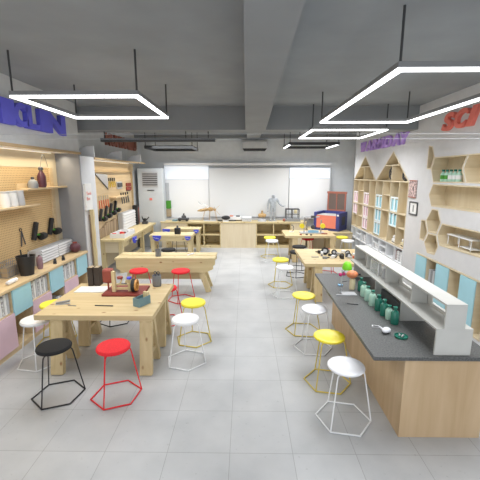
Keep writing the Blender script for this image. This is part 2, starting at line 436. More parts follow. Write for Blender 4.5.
# ---------------------------------------------------------------- wall lettering (thick letters)
def letters(name, label, text, side, y_list, z0, h, mat, X, t=.05, shear=0.0, bold=.022):
    root = thing(name, label, 'wall lettering', (X, y_list[0][0], z0))
    for ch, (ya, yb) in zip(text, y_list):
        cu = bpy.data.curves.new('letter', 'FONT'); cu.body = ch; cu.size = 1.0; cu.extrude = t / 2; cu.offset = bold; cu.shear = shear
        tmp = bpy.data.objects.new('letter', cu); C.objects.link(tmp)
        bpy.context.view_layer.update()
        dg = bpy.context.evaluated_depsgraph_get()
        me = bpy.data.meshes.new_from_object(tmp.evaluated_get(dg)); bpy.data.objects.remove(tmp)
        xs = [v.co.x for v in me.vertices]; ys = [v.co.y for v in me.vertices]
        x0, x1, y0, y1 = min(xs), max(xs), min(ys), max(ys)
        w = abs(yb - ya)
        for v in me.vertices:
            u = (v.co.x - x0) / (x1 - x0) * w; q = (v.co.y - y0) / (y1 - y0) * h; d = v.co.z
            if side == 'left': v.co = Vector((d + t / 2, ya + u - y_list[0][0], q))
            else: v.co = Vector((-d - t / 2, ya - u - y_list[0][0], q))
        me.materials.append(M[mat])
        o = bpy.data.objects.new('letter', me); C.objects.link(o); o.parent = root
    return root
letters('wall_lettering', 'thick violet blue letters high on the left wall near the camera', 'UICLIN', 'left',
        [(4.55, 4.86), (4.96, 5.25), (5.24, 5.56), (5.53, 5.87), (5.88, 6.08), (6.08, 6.70)], 3.315, .345, 'violet', -3.4, t=.07, bold=.05)
letters('wall_lettering', 'rust brown letters high on the left wall behind dark light bar', 'MUHUNIU', 'left',
        [(10.0 + k * .40, 10.38 + k * .40) for k in range(7)], 3.42, .34, 'rust', -3.92, t=.05, bold=.05)
letters('wall_lettering', 'lilac purple letters above the gabled shelf on the right wall', 'WARMDAY', 'right',
        [(11.10 - k * .46, 10.66 - k * .46) for k in range(7)], 3.28, .28, 'purple', XW, t=.05, shear=.2, bold=.05)
letters('wall_lettering', 'big coral red letters high on the right wall at the edge', 'SCI', 'right',
        [(6.60, 6.24), (6.22, 5.86), (5.90, 5.6)], 3.37, .30, 'coral', XW, t=.06, shear=.25, bold=.04)

# ---------------------------------------------------------------- ceiling light fittings
def light_frame(label, x0, x1, y0, y1, z, w=.055, hgt=.06, lit='stripglow', rods=None, group='rectangular hanging strip lights', body='lampmetal', bars=(1, 1, 1, 1)):
    root = thing('pendant_light', label, 'ceiling light', (x0, y0, z), 0, group)
    X, Y = x1 - x0, y1 - y0
    m = MB()
    for a in ((0, X, 0, w), (0, X, Y - w, Y), (0, w, w, Y - w), (X - w, X, w, Y - w)): m.box(a[0], a[1], a[2], a[3], .012, hgt)
    m.build('frame', body, root)
    e = .004
    for a, on in zip(((e, X - e, e, w - e), (e, X - e, Y - w + e, Y - e), (e, w - e, w - e, Y - w + e), (X - w + e, X - e, w - e, Y - w + e)), bars):
        MB().box(a[0], a[1], a[2], a[3], -.012, .0115).build('diffuser', lit if on else 'track', root)
    for (rx, ry) in ((w / 2, w / 2), (X - w / 2, w / 2), (w / 2, Y - w / 2), (X - w / 2, Y - w / 2)):
        MB().tube([(rx, ry, hgt), (rx, ry, H - z - .001)], .012, 6).build('suspension_rod', 'track', root, smooth=True)
    return root
light_frame('lit rectangular strip light hanging near the left wall', -2.72, -1.22, 4.21, 5.82, 3.5)
light_frame('large lit rectangular strip light at upper right, nearest the camera', 1.30, 2.83, 3.20, 6.36, 3.5)
light_frame('middle lit rectangular strip light on the right side', 1.35, 2.90, 7.38, 9.14, 3.5)
light_frame('farthest lit strip light in front of the right whiteboard', 1.34, 2.87, 10.93, 12.6, 3.5, hgt=.07, body='track', bars=(0, 0, 1, 1))
light_frame('farthest left strip light frame seen edge on above the tall air conditioner', -3.1, -1.6, 11.0, 12.3, 3.40, w=.06, hgt=.08, body='track', bars=(0, 0, 0, 0))
light_frame('unseen strip light added as fill behind the viewer, left', -2.8, -1.26, .2, 1.8, 3.5)  # this pair is unseen, added for fill light
light_frame('unseen strip light added as fill behind the viewer, right', 1.3, 2.9, -1.2, .6, 3.5)
t = thing('track_light_bar', 'long charcoal bar hanging from the cross beam at left', 'ceiling light', (-3.15, 7.85, 3.31))
MB().box(0, 2.5, -.04, .04, 0, .075).build('rail', 'track', t)
for x in (.08, 1.86, 2.35): MB().tube([(x, 0, .07), (x, 0, .219)], .012, 6).build('suspension_rod', 'track', t, smooth=True)
for k, (yy, zz) in enumerate(((3.5, 3.0), (3.5, 2.955))):
    tag(MB().tube([(-3.38, yy, zz), (3.59, yy, zz)], .0016, 6).build('stretched_cable', 'lgrey', smooth=True),
        ['upper of two thin pale cables spanning the room', 'lower of two thin pale cables spanning the room'][k], 'cable', 'pale cables spanning the room')
# wall air conditioner
t = thing('wall_air_conditioner', 'white air conditioner on back wall above the screen with dark outlet', 'air conditioner', (.345, 12.85, 3.43))
MB().prism([(-.2, .08), (.2, .08), (.2, .36), (-.16, .36), (-.2, .30)], 'x', -.44, .44).build('casing', 'wall', t, bevel=.02)
MB().prism([(-.43, .075), (.43, .075), (.37, 0), (-.37, 0)], 'y', -.19, .15).build('outlet_flap', 'track', t)

# ---------------------------------------------------------------- back wall: boards, cabinet
t = thing('whiteboard', 'big left whiteboard with bright header strip', 'whiteboard', (-2.95, 12.94, 1.02))
MB().box(0, 1.62, 0, .03, 0, 1.41).build('writing_surface', 'board', t)
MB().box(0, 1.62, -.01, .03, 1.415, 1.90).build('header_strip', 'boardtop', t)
MB().box(-.01, 1.63, -.03, .03, -.03, -.002).build('pen_tray', 'lgrey', t)
t = thing('whiteboard', 'right whiteboard with bright header strip beside the laser cutter', 'whiteboard', (1.62, 12.86, 1.0))
MB().box(0, 1.46, 0, .03, 0, 1.46).build('writing_surface', 'board', t)
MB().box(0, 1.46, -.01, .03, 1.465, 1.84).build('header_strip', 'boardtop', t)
MB().box(1.462, 1.50, -.01, .03, 0, 1.84).build('edge_trim', 'lgrey', t)
for k, x in enumerate((2.14, 2.33)):
    tag(MB().tube([(x, 12.82, 2.86), (x, 12.82, 3.86)], .006, 6).build('hanging_wire', 'whitemetal', smooth=True),
        ['left', 'right'][k] + ' one of two thin vertical wires above the right whiteboard', 'wire', 'wires above the right whiteboard')
t = thing('projection_screen', 'wide pale grey projection screen in the middle of the back wall', 'screen', (-1.32, 12.87, 1.07))
MB().box(0.01, 2.92, .02, .03, 0, 1.76).build('screen_fabric', 'screen', t)
MB().box(0.01, 2.92, 0, .05, -.035, -.001).build('bottom_bar', 'lgrey', t)
tag(MB().box(-2.95, 3.10, 12.84, 13.0, 2.93, 3.02).build('screen_housing', 'white', bevel=.01), 'long white housing bar running above screen and both whiteboards', 'screen housing')
tag(MB().box(-2.95, -2.80, 12.88, 12.92, 1.66, 2.30).build('side_panel', 'lgrey'), 'narrow grey strip panel above the green panel', 'panel')
tag(MB().box(-2.93, -2.74, 12.87, 12.92, 1.36, 1.655).build('green_panel', 'signgreen'), 'green panel on the left whiteboard edge', 'panel')
tag(MB().box(-2.93, -2.74, 12.87, 12.92, 1.06, 1.34).build('tan_panel', 'tan'), 'small tan panel below the green panel', 'panel')

def ply_cell_unit(root, x0, x1, y0, y1, z0, z1, ncol, nrow, mat='pale_x', t=.035, name='shelf_unit'):
    m = MB()
    m.box(x0, x1, y0, y1, z1 - t, z1); m.box(x0, x1, y0, y1, z0, z0 + t + .04)
    for k in range(ncol + 1):
        x = x0 + (x1 - x0 - t) * k / ncol; m.box(x, x + t, y0 + .002, y1, z0 + t + .04, z1 - t)
    for k in range(1, nrow):
        z = z0 + (z1 - z0) * k / nrow; m.box(x0 + t, x1 - t, y0 + .004, y1, z, z + t)
    m.box(x0 + t, x1 - t, y1 - .02, y1 - .001, z0 + t + .04, z1 - t)
    return m.build(name, mat, root)
t = thing('back_cabinet', 'long low pale wood cabinet along the back wall with open shelves', 'cabinet', (0, 0, 0))
ply_cell_unit(t, -2.08, -.86, 12.3, 12.98, 0, .90, 2, 2, name='open_shelf')
MB().box(-3.0, -2.085, 12.3, 12.98, 0, .90).build('end_panel', 'birch_z', t)
MB().box(-.855, .395, 12.3, 12.98, 0, .90).build('door_panel', 'birch_z', t)
ply_cell_unit(t, .40, 1.66, 12.3, 12.98, 0, .90, 2, 2, name='open_shelf')
MB().box(1.665, 2.18, 12.3, 12.98, 0, .90).build('end_panel', 'birch_z', t)
MB().box(-3.02, 2.2, 12.28, 12.99, .901, .945).build('worktop', 'pale_x', t)
tag(MB().box(-3.0, 2.19, 12.80, 12.835, .947, 1.015).build('grey_ledge', 'lgrey'), 'thin grey strip behind the objects on back cabinet', 'ledge')

# tall floor-standing air conditioner in the corner
t = thing('floor_air_conditioner', 'tall pale blue grey floor air conditioner in the left back corner', 'air conditioner', (-3.80, 12.42, 0))
MB().box(0, .90, 0, .40, 0, 2.82).build('casing', 'acblue', t, bevel=.03)
g = MB().box(.17, .73, -.012, .01, 2.16, 2.70).build('air_grille', 'lgrey', t)
for k in range(6): MB().box(.19, .71, -.03, -.013, 2.23 + k * .075, 2.26 + k * .075).build('louvre', 'dgrey', g)
MB().box(.34, .58, -.02, .01, 2.04, 2.07).build('display_window', 'dgrey', t)
MB().box(.40, .50, -.012, .01, 1.70, 1.78).build('red_badge', 'coral', t)
MB().box(.02, .88, -.01, .01, .55, .565).build('panel_seam', 'lgrey', t)

# laser cutter on its own base cabinet, right rear
t = thing('base_cabinet', 'pale wood base cabinet carrying the blue laser cutter', 'cabinet', (2.25, 11.45, 0))
MB().box(0, 1.33, 0, 1.40, 0, .665).build('body', 'birch_z', t)
MB().box(-.02, 1.335, -.02, 1.42, .667, .70).build('worktop', 'pale_x', t)
t = thing('laser_cutter', 'navy blue laser cutter with coral front panel and raised lid', 'machine', (2.42, 12.16, .702), math.radians(-36))
MB().box(0, .92, .03, .74, 0, .10).box(0, .10, 0, .74, .10, .62).box(.80, .92, 0, .74, .10, .62).box(.10, .80, .66, .74, .10, .62).box(.10, .80, .03, .08, .10, .14).box(.10, .80, .08, .66, .10, .44).build('body', 'navy', t)
MB().box(.10, .80, 0, .028, .09, .52).build('front_panel', 'salmon', t)
MB().box(.101, .799, .035, .655, .50, .53).build('cutting_bed', 'offwhite', t)
MB().box(.921, .935, .22, .50, .20, .48).build('side_vent', 'dgrey', t)
MB().box(.83, .90, -.006, -.001, .52, .58).build('white_badge', 'white', t)
lid = MB().box(.18, .86, .69, .72, .625, .68).box(.16, .88, .685, .725, 1.24, 1.31).box(.18, .23, .69, .72, .68, 1.24).box(.81, .86, .69, .72, .68, 1.24).box(.505, .535, .69, .72, .68, 1.24).build('lid', 'copper', t)
MB().box(.231, .809, .702, .706, .68, 1.24).build('smoked_pane', 'smoke', lid)

# ---------------------------------------------------------------- gabled (house-shaped) shelf on the right
t = thing('gabled_shelf', 'tall wooden shelf shaped like two gabled houses in the right wall', 'shelf')
xs0, xs1 = XW - .003, 3.885
W = (11.70 - 7.78) / 8
cy = [11.69 - W * k + .0 for k in range(9)]; cy[8] = 7.79
m = MB().box(xs1 - .012, xs1, 7.80, 11.68, .94, 2.45)
m.build('back_panel', 'birch_z', t)
for k in range(9):
    y = cy[k]; MB().box(xs0, xs1 - .014, y - (.022 if k < 8 else 0) if k else y - .022, y if k < 8 else y + .022, .96, 2.43).build('divider', 'birch_z', t)
for z in (2.432, 1.69, .935):
    MB().box(xs0, xs1 - .014, 7.79, 11.69, z, z + .022).build('shelf_board', 'birch_y', t)
for a, b, zs in ((0, 1, ()),):
    pass
for k, zz in ((0, 1.31), (1, 1.31), (6, 1.36), (7, 1.36), (5, 2.08), (1, 2.1)):
    MB().box(xs0 + .03, xs1 - .014, cy[k + 1] + .001, cy[k] - .023, zz, zz + .018).build('shelf_board', 'birch_y', t)
for (ya, yp, yb, zp) in ((11.68, 10.74, 9.765, 3.155), (9.735, 8.73, 7.80, 3.165)):
    g = MB()
    g.prism([(ya, 2.457), (yp, zp), (yp, zp - .03), (ya - .04, 2.457)], 'x', xs0, xs1)
    g.prism([(yb, 2.457), (yp, zp), (yp, zp - .03), (yb + .04, 2.457)], 'x', xs0, xs1)
    g.build('gable_frame', 'birch_y', t)
    MB().prism([(ya - .03, 2.457), (yp, zp - .012), (yb + .03, 2.457)], 'x', xs1 - .012, xs1 - .001).build('gable_back', 'birch_z', t)
    hw = (ya - yb) / 2 * (1 - (2.83 - 2.45) / (zp - 2.45))
    MB().box(xs0, xs1 - .014, yp - hw + .03, yp + hw - .03, 2.82, 2.84).build('gable_shelf', 'birch_y', t)
    MB().box(xs0, xs1 - .014, yp - .011, yp + .011, 2.457, 2.818).build('gable_divider', 'birch_z', t)
def window_shutter(k, z0, rows, fm, pm, label):
    y1, y0 = cy[k] - .03, cy[k + 1] + .008
    h = .365
    for r in range(rows):
        za = 2.075 - (r + 1) * h + .012; zb = 2.075 - r * h
        if za < .955: za = .96
        x0 = XW + .012
        f = MB()
        f.box(x0, x0 + .02, y0, y1, zb - .035, zb).box(x0, x0 + .02, y0, y1, za, za + .035)
        f.box(x0, x0 + .02, y0, y0 + .04, za + .035, zb - .035).box(x0, x0 + .02, y1 - .04, y1, za + .035, zb - .035)
        f.box(x0, x0 + .02, (y0 + y1) / 2 - .03, (y0 + y1) / 2 + .03, za + .035, zb - .035)
        o = f.build('shutter_frame', fm, t); o['label'] = label
        ym = (y0 + y1) / 2
        p = MB().box(x0 + .03, x0 + .04, y0 + .03, ym - .02, za + .02, zb - .07).box(x0 + .03, x0 + .04, ym + .02, y1 - .03, za + .02, zb - .07)
        p.build('shutter_panel', pm, o)
window_shutter(0, 0, 2, 'pale_pink', 'pink_win', 'pink framed window')
window_shutter(2, 0, 3, 'pale_pink', 'pink_win', 'pink framed window')
window_shutter(4, 0, 3, 'pale_blue', 'blue_win', 'light blue framed window')
window_shutter(6, 0, 2, 'pale_blue', 'blue_win', 'light blue framed window')
# wire sculptures in the second gable
def wire_ball(loc, r, label):
    bm = bmesh.new(); bmesh.ops.create_icosphere(bm, subdivisions=2, radius=r)
    for v in bm.verts: v.co = Vector((v.co.x * .6, v.co.y * (1 - .25 * v.co.z / r), v.co.z * 1.25))
    bmesh.ops.wireframe(bm, faces=bm.faces, thickness=.022, use_replace=True)
    me = bpy.data.meshes.new('wire_sculpture'); bm.to_mesh(me); bm.free(); me.materials.append(M['dgrey'])
    o = bpy.data.objects.new('wire_sculpture', me); C.objects.link(o); o.location = loc
    tag(o, label, 'sculpture')
wire_ball((3.74, 8.98, 2.64), .145, 'dark wire lattice sculpture in the left half of the near gable')
wire_ball((3.74, 8.28, 2.585), .10, 'smaller dark wire sculpture at the low corner of near gable')

# grey low bookshelf beneath
t = thing('low_bookshelf', 'pale grey low bookshelf with cubbies under the gabled wooden shelf', 'bookshelf')
MB().box(xs1 - .012, xs1, 7.80, 11.68, .06, .92).build('back_panel', 'lgrey', t)
for z in (.905, .56, .06): MB().box(xs0, xs1 - .014, 7.79, 11.69, z, z + .024).build('shelf_board', 'whitemetal', t)
for k in range(9):
    y = cy[k]; MB().box(xs0, xs1 - .014, max(7.79, y - .022), max(7.812, y), .085, .559).build('divider', 'whitemetal', t)
    MB().box(xs0, xs1 - .014, max(7.79, y - .022), max(7.812, y), .585, .904).build('divider', 'whitemetal', t)
for k in (1, 4, 5): MB().box(xs0 + .02, xs1 - .014, cy[k + 1] + .001, cy[k] - .023, .735, .752).build('shelf_board', 'whitemetal', t)
# books in it
ORD = ['first', 'second', 'third', 'fourth', 'fifth', 'sixth', 'seventh', 'eighth', 'ninth']
def book_row(n, x0, x1, ya, yb, z, h, mats, label, group, name='book', gap=.004):
    w = (yb - ya) / n; src = {}
    for k in range(n):
        mt = mats[k % len(mats)]; hh = h * random.uniform(.86, 1.0)
        if mt not in src:
            o = MB().box(x0, x1, 0, w - gap, 0, h).build(name, mt); src[mt] = o
        else:
            o = src[mt].copy(); C.objects.link(o)
        o.location = (0, ya + k * w, z + .0005); o.scale = (1, 1, hh / h)
        word = {'paper': 'white', 'file': 'grey marked', 'lgrey': 'light grey', 'brickred': 'red'}[mt]
        tag(o, word + ' ' + label + ', ' + ORD[k] + ' from near end', name.replace('_', ' '), group)
book_row(7, 3.64, 3.86, cy[8] + .03, cy[8] + .40, .585, .27, ['paper', 'file', 'paper', 'lgrey', 'file'], 'book in nearest cubby of grey bookshelf', 'books in the nearest grey cubby')
book_row(5, 3.64, 3.86, cy[8] + .40, cy[7] - .03, .585, .27, ['brickred', 'paper'], 'book beside the red ones in grey bookshelf', 'red and white books in grey cubby')
book_row(8, 3.64, 3.86, cy[5] + .02, cy[4] - .12, .585, .14, ['paper', 'file'], 'small book in middle cubby of grey bookshelf', 'small books in the middle grey cubby')
book_row(6, 3.64, 3.86, cy[3] + .02, cy[2] - .10, .585, .24, ['paper', 'lgrey', 'file'], 'book in far part of grey bookshelf', 'books in the far grey cubby')
for k, (y, lab) in enumerate(((8.5, 'small white toy on wooden shelf under the blue windows'), (8.0, 'small tan and white toy on the near end of wooden shelf'))):
    t2 = thing('toy_model', lab, 'toy', (3.72, y, .958))
    MB().box(-.06, .06, -.09, .09, .02, .09).build('body', ['white', 'cream'][k], t2, bevel=.01)
    MB().ball((0, .05, .13), .045).build('head', 'white', t2, smooth=True)
    MB().box(-.05, .05, -.08, .08, 0, .019).build('base', 'dgrey', t2)
# pictures
t = thing('wall_picture', 'pinkish floral picture on right wall above the black framed one', 'picture', (XW - .001, 7.40, 2.12))
MB().box(-.02, 0, 0, .33, 0, .37).build('print', 'picture', t)
MB().box(-.022, -.0205, .0, .33, .35, .37).box(-.022, -.0205, .0, .33, 0, .02).build('border', 'copper', t)
t = thing('wall_picture', 'black framed white certificate on the right wall below floral picture', 'picture', (XW - .001, 7.29, 1.76))
MB().box(-.02, 0, 0, .025, 0, .28).box(-.02, 0, .325, .35, 0, .28).box(-.02, 0, .025, .325, 0, .025).box(-.02, 0, .025, .325, .255, .28).build('frame', 'dgrey', t)
MB().box(-.01, -.002, .025, .325, .025, .255).build('sheet', 'paper', t)
MB().box(-.012, -.0105, .15, .20, .07, .21).build('print_block', 'grey', t)

# blue cabinet under the honeycomb
t = thing('blue_door_cabinet', 'built-in cabinet with pale blue doors below the honeycomb shelves', 'cabinet')
m = MB().box(XW - .01, 3.88, 5.01, 7.14, .985, 1.012).box(XW - .003, 3.88, 5.01, 7.14, .09, .12)
for y in (7.13, 6.745, 6.36, 5.97, 5.62, 5.24, 5.02): m.box(XW - .003, 3.87, y - .02, y, .121, .984)
m.box(3.871, 3.885, 5.01, 7.14, .121, .984)
m.build('carcass', 'birch_x', t)
for a, b in ((6.745, 7.13), (5.97, 6.36), (5.24, 5.62)):
    MB().box(XW - .022, XW - .006, a - .018, b - .002, .11, .978).build('door', 'blue_door', t)
for k in range(4):
    o = MB().box(0, .24, 0, .062, 0, .32).build('binder', 'lgrey' if k % 2 else 'grey'); o.location = (3.63, 6.40 + k * .072, .46)
    tag(o, 'upright grey binder in the cell between blue doors, ' + ['nearest', 'second nearest', 'second farthest', 'farthest'][k], 'binder', 'grey binders in the blue door cabinet')
tag(MB().box(3.61, 3.868, 6.37, 6.72, .43, .459).build('inner_shelf', 'birch_y'), 'small wooden shelf board under the grey binders', 'shelf')

# bottles on honeycomb shelf
for k in range(5):
    y = 6.66 - k * .125
    b = thing('capped_bottle', ['farthest', 'second', 'third', 'fourth', 'nearest'][k] + ' green labelled bottle in the row of five on honeycomb shelf', 'bottle', (3.70, y, 2.478), 0, 'green bottles on the honeycomb shelf')
    MB().lathe([(0, 0), (.042, 0), (.045, .02), (.045, .14), (.02, .17), (.018, .185), (0, .185)], 14).build('body', 'mint' if k > 1 else 'green' if 0 else 'mint', b, smooth=True)
    MB().lathe([(.0455, .05), (.0462, .05), (.0462, .12), (.0455, .12)], 14).build('paper_label', 'paper' if k > 1 else 'signgreen', b, smooth=True)
    MB().lathe([(0, .186), (.026, .186), (.026, .222), (0, .222)], 12).build('cap', 'teal', b, smooth=True)
# white wire stand on shelf
t = thing('wire_stand', 'white wire frame stand on the long shelf of right wall', 'stand', (3.63, 5.55, 1.385))
m = MB()
for x in (0.02, .2):
    for y in (.0, .32, .64): m.tube([(x, y, 0), (x, y, .17)], .008, 6)
m.build('legs', 'whitemetal', t, smooth=True)
MB().box(0, .22, -.02, .66, .171, .185).build('tray', 'whitemetal', t)
MB().box(0.03, .19, -.02, .30, .02, .03).build('lower_tray', 'whitemetal', t)

# ---------------------------------------------------------------- left bay one
t = thing('tool_wall_panel', 'pegboard tool wall with wooden border in the near left bay', 'pegboard')
MB().box(-3.915, -3.895, 2.0, 6.96, 1.02, 2.74).build('pegboard', 'peg', t)
MB().box(-3.915, -3.89, 2.0, 7.265, 2.741, 3.05).build('header_board', 'birch_y', t)
MB().box(-3.915, -3.86, 6.962, 7.06, 1.02, 2.739).build('border_post', 'ledge', t)
MB().box(-3.915, -3.89, 7.062, 7.265, 1.02, 2.739).build('side_board', 'birch_z', t)
tag(MB().box(-3.43, -3.37, 2.0, 7.31, 3.015, 3.058).build('ledge_trim', 'frame_wood'), 'long wooden edging along the near left bulkhead', 'edging')
tag(MB().box(-3.88, -3.44, 2.0, 7.26, 3.035, 3.055).build('soffit_board', 'white'), 'white soffit board above the near left tool wall', 'soffit')
t = thing('strip_lamp', 'warm strip lamp under the near left soffit', 'lamp', (-3.878, 3.0, 3.02))
MB().box(-.006, .006, 0, 4.1, 0, .013).build('diffuser', 'warmglow', t)
area_light('strip_lamp_light', (-3.72, 5.3, 3.0), .06, 3.8, 24, rot=(0, math.radians(-12), 0), color=(1, .87, .66))

t = thing('storage_bench', 'long wooden bench cabinet with pale blue and pink doors, left wall', 'cabinet')
MB().box(-3.915, -3.37, 2.0, 7.265, .96, 1.0).build('worktop', 'ledge', t)
cols = [2.2, 2.72, 3.22, 3.75, 4.27, 4.80, 5.245, 5.79, 6.235, 6.78, 7.225, 7.26]
m = MB().box(-3.90, -3.405, 2.0, 7.265, 0, .08).box(-3.90, -3.41, 2.0, 7.26, .60, .62).box(-3.91, -3.89, 2.0, 7.26, .08, .959)
for y in cols: m.box(-3.89, -3.41, y - .022, y, .081, .599).box(-3.89, -3.41, y - .022, y, .621, .959)
m.build('carcass', 'ledge', t)
for k in range(len(cols) - 2):
    a, b = cols[k], cols[k + 1] - .012
    if k % 2 == 1:
        o = MB().box(-3.405, -3.385, a - .006, b, .555, .955).build('door', 'blue_door', t); o['label'] = 'pale blue door'
    else:
        o = MB().box(-3.405, -3.385, a - .006, b, .085, .605).build('door', 'pink_door', t); o['label'] = 'pale pink door'
dl = {4: 'nearest visible', 6: 'middle', 8: 'farthest'}
for k in range(2, 9, 2):
    a, b = cols[k], cols[k + 1] - .022
    kk = {2: 'magazine file left of the first blue door', 4: 'magazine file in open cell below black bucket',
          6: 'magazine file in cell between two blue doors', 8: 'magazine file in farthest upper cell by pier'}[k]
    book_row(9, -3.68, -3.43, a + .01, b - .01, .62, .31, ['paper', 'file', 'paper', 'lgrey', 'file'], kk, 'magazine files, ' + kk[14:], name='magazine_file', gap=.008)
book_row(9, -3.68, -3.43, cols[7] + .01, cols[8] - .03, .081, .33, ['paper', 'file', 'lgrey'], 'magazine file in lower cell beneath far blue door', 'magazine files in the lower cell', name='magazine_file', gap=.008)
t = thing('red_satchel', 'dark red round bag in the open cell below a blue door', 'bag', (-3.55, 5.52, .082))
MB().ball((0, 0, .17), .17, (.7, .9, 1)).build('body', 'brickred', t, smooth=True)
MB().tube([(0.0, -.08, .31), (0, -.04, .38), (0, .04, .38), (0, .08, .31)], .012, 6).build('handle', 'wine', t, smooth=True)

# shelves on the pegboard and what stands on them
t = thing('wall_shelf', 'upper wooden wall shelf holding the dark red jug', 'shelf', (-3.893, 5.93, 2.345))
MB().box(0, .20, 0, 1.40, 0, .03).build('board', 'ledge', t)
MB().box(0.001, .02, 0, 1.02, .031, .115).build('back_rail', 'ledge', t)
t = thing('wall_shelf', 'lower wooden wall shelf holding two white jars, left edge', 'shelf', (-3.893, 4.9, 2.07))
MB().box(0, .22, 0, 1.32, 0, .03).build('board', 'ledge', t)
t = thing('jug', 'dark wine red jug with wire handle on the upper wall shelf', 'jug', (-3.74, 6.45, 2.376))
MB().lathe([(0, 0), (.06, 0), (.075, .04), (.075, .20), (.05, .26), (.03, .29), (.03, .31), (0, .31)], 16).build('body', 'wine', t, smooth=True)
MB().lathe([(0, .311), (.042, .311), (.042, .36), (.015, .375), (0, .375)], 12).build('cap', 'dgrey', t, smooth=True)
MB().tube([(0, .0 + .03 * k + .02 * 0, .38 + .22 * math.sin(PI * k / 8) ) for k in range(9)], .004, 5).build('wire_handle', 'dgrey', t, smooth=True)
t = thing('jar', 'squat grey glass jar beside the dark red jug', 'jar', (-3.76, 6.20, 2.376))
MB().lathe([(0, 0), (.08, 0), (.088, .06), (.07, .12), (.03, .15), (0, .15)], 16).build('body', 'grey', t, smooth=True)
MB().lathe([(0, .151), (.03, .151), (.025, .19), (0, .195)], 10).build('stopper', 'dgrey', t, smooth=True)
for k, (y, mt) in enumerate(((5.62, 'paper'), (5.80, 'lgrey'), (5.44, 'paper'))):
    t = thing('lidded_jar', ['white jar at the visible edge of the lower wall shelf', 'grey jar right of the white jar on lower wall shelf', 'white jar just outside left end of the lower shelf'][k], 'jar', (-3.775, y, 2.101), 0, 'jars on the lower wall shelf')
    MB().lathe([(0, 0), (.075, 0), (.082, .03), (.07, .22), (0, .22)], 16).build('body', mt, t, smooth=True)
    MB().lathe([(0, .221), (.073, .221), (.073, .25), (0, .25)], 16).build('lid', 'lgrey', t, smooth=True)
def power_clamp(loc, label, group):
    t = thing('hand_drill', label, 'tool', loc, 0, group)
    MB().beam((.03, -.09, -.12), (.05, .01, .20), .06, .085).build('grip', 'black', t, bevel=.01)
    MB().lathe([(0, -.07), (.06, -.07), (.07, 0), (.07, .07), (.04, .08), (0, .08)], 12, mat=TR(.075, .13, -.08) @ Matrix.Rotation(PI / 2, 4, 'X')).build('motor', 'black', t, smooth=True)
    MB().beam((.05, -.03, -.03), (.06, .06, -.04), .03, .03).build('green_collar', 'signgreen', t)
    MB().tube([(0, 0, .03), (.04, 0, .03)], .01, 6).build('hook', 'steel', t)
    return t
power_clamp((-3.893, 6.30, 1.55), 'black power tool hanging on the near pegboard, the nearer one', 'power tools on the near pegboard')
power_clamp((-3.893, 6.83, 1.56), 'black power tool hanging on near pegboard, the farther one', 'power tools on the near pegboard')
t = thing('scissors', 'black scissors hanging at the left edge of pegboard', 'tool', (-3.892, 5.92, 1.38))
MB().beam((.015, -.05, 0), (.015, -.01, .26), .01, .022).beam((.022, .05, 0.02), (.022, -.02, .26), .01, .022).build('blades', 'dgrey', t)
MB().loop_tube([(.016, -.03 + .03 * math.cos(a), .29 + .03 * math.sin(a)) for a in [k * PI / 4 for k in range(8)]], .006).build('finger_loop', 'black', t)
# worktop objects
t = thing('parts_organiser', 'grey organiser with two columns of white slatted drawers', 'organiser', (-3.84, 5.98, 1.001))
MB().box(0, .13, 0, 1.28, 0, .27).build('case', 'lgrey', t)
for c in range(2):
    for r in range(5):
        MB().prism([(.131, .012 + r * .05), (.165, .022 + r * .05), (.15, .05 + r * .05), (.131, .05 + r * .05)], 'y', .14 + c * .58, .69 + c * .58).build('drawer', 'white', t)
t = thing('tool_bucket', 'black tapered bucket full of tools on the left worktop', 'bucket', (-3.56, 5.45, 1.001))
MB().lathe([(0, 0), (.10, 0), (.135, .30), (.142, .30), (.142, .315), (.128, .315), (.095, .02), (0, .02)], 24).build('bucket_body', 'black', t, smooth=True)
for k, (dx, dy, a) in enumerate(((-.05, -.07, .04), (.02, .07, -.01), (.06, -.03, .02))):
    tt = tag(MB().tube([(-3.56 + dx * .5, 5.45 + dy * .5, 1.03), (-3.56 + dx, 5.45 + dy + a, 1.42 - k * .02)], .012, 6).build('hand_tool', ['black', 'tan', 'steel'][k], smooth=True),
        ['black', 'tan wooden', 'steel'][k] + ' hand tool sticking out of the black bucket', 'tool')
t = thing('vase', 'slim dusty mauve vase right of the black bucket', 'vase', (-3.55, 5.80, 1.001))
MB().lathe([(0, 0), (.04, 0), (.05, .04), (.05, .17), (.042, .21), (.025, .225), (0, .225)], 16).build('body', 'mauve', t, smooth=True)
MB().lathe([(0, .226), (.02, .226), (.02, .24), (0, .245)], 12).build('lid', 'wine', t, smooth=True)
t = thing('wire_basket', 'grey wire basket behind the black bucket', 'basket', (-3.84, 5.38, 1.001))
m = MB()
for k in range(8): m.tube([(0, -.16 + k * .045, 0), (0, -.16 + k * .045, .26)], .004, 5).tube([(.12, -.16 + k * .045, 0), (.12, -.16 + k * .045, .26)], .004, 5)
for z in (.01, .09, .17, .25): m.loop_tube([(0, -.16, z), (.12, -.16, z), (.12, .155, z), (0, .155, z)], .004)
m.build('wire_cage', 'grey', t)
MB().box(.01, .11, -.15, .145, .006, .16).build('liner', 'tan', t)
t = thing('white_tube', 'white tube lying on the worktop at the left frame edge', 'tube', (-3.50, 4.98, 1.036))
MB().lathe([(0, -.1), (.03, -.1), (.035, 0), (.03, .1), (0, .11)], 12, mat=Matrix.Rotation(PI / 2, 4, 'X')).build('body', 'white', t, smooth=True)
MB().lathe([(0, .11), (.015, .112), (.015, .13), (0, .13)], 10, mat=Matrix.Rotation(PI / 2, 4, 'X')).build('cap', 'lgrey', t, smooth=True)
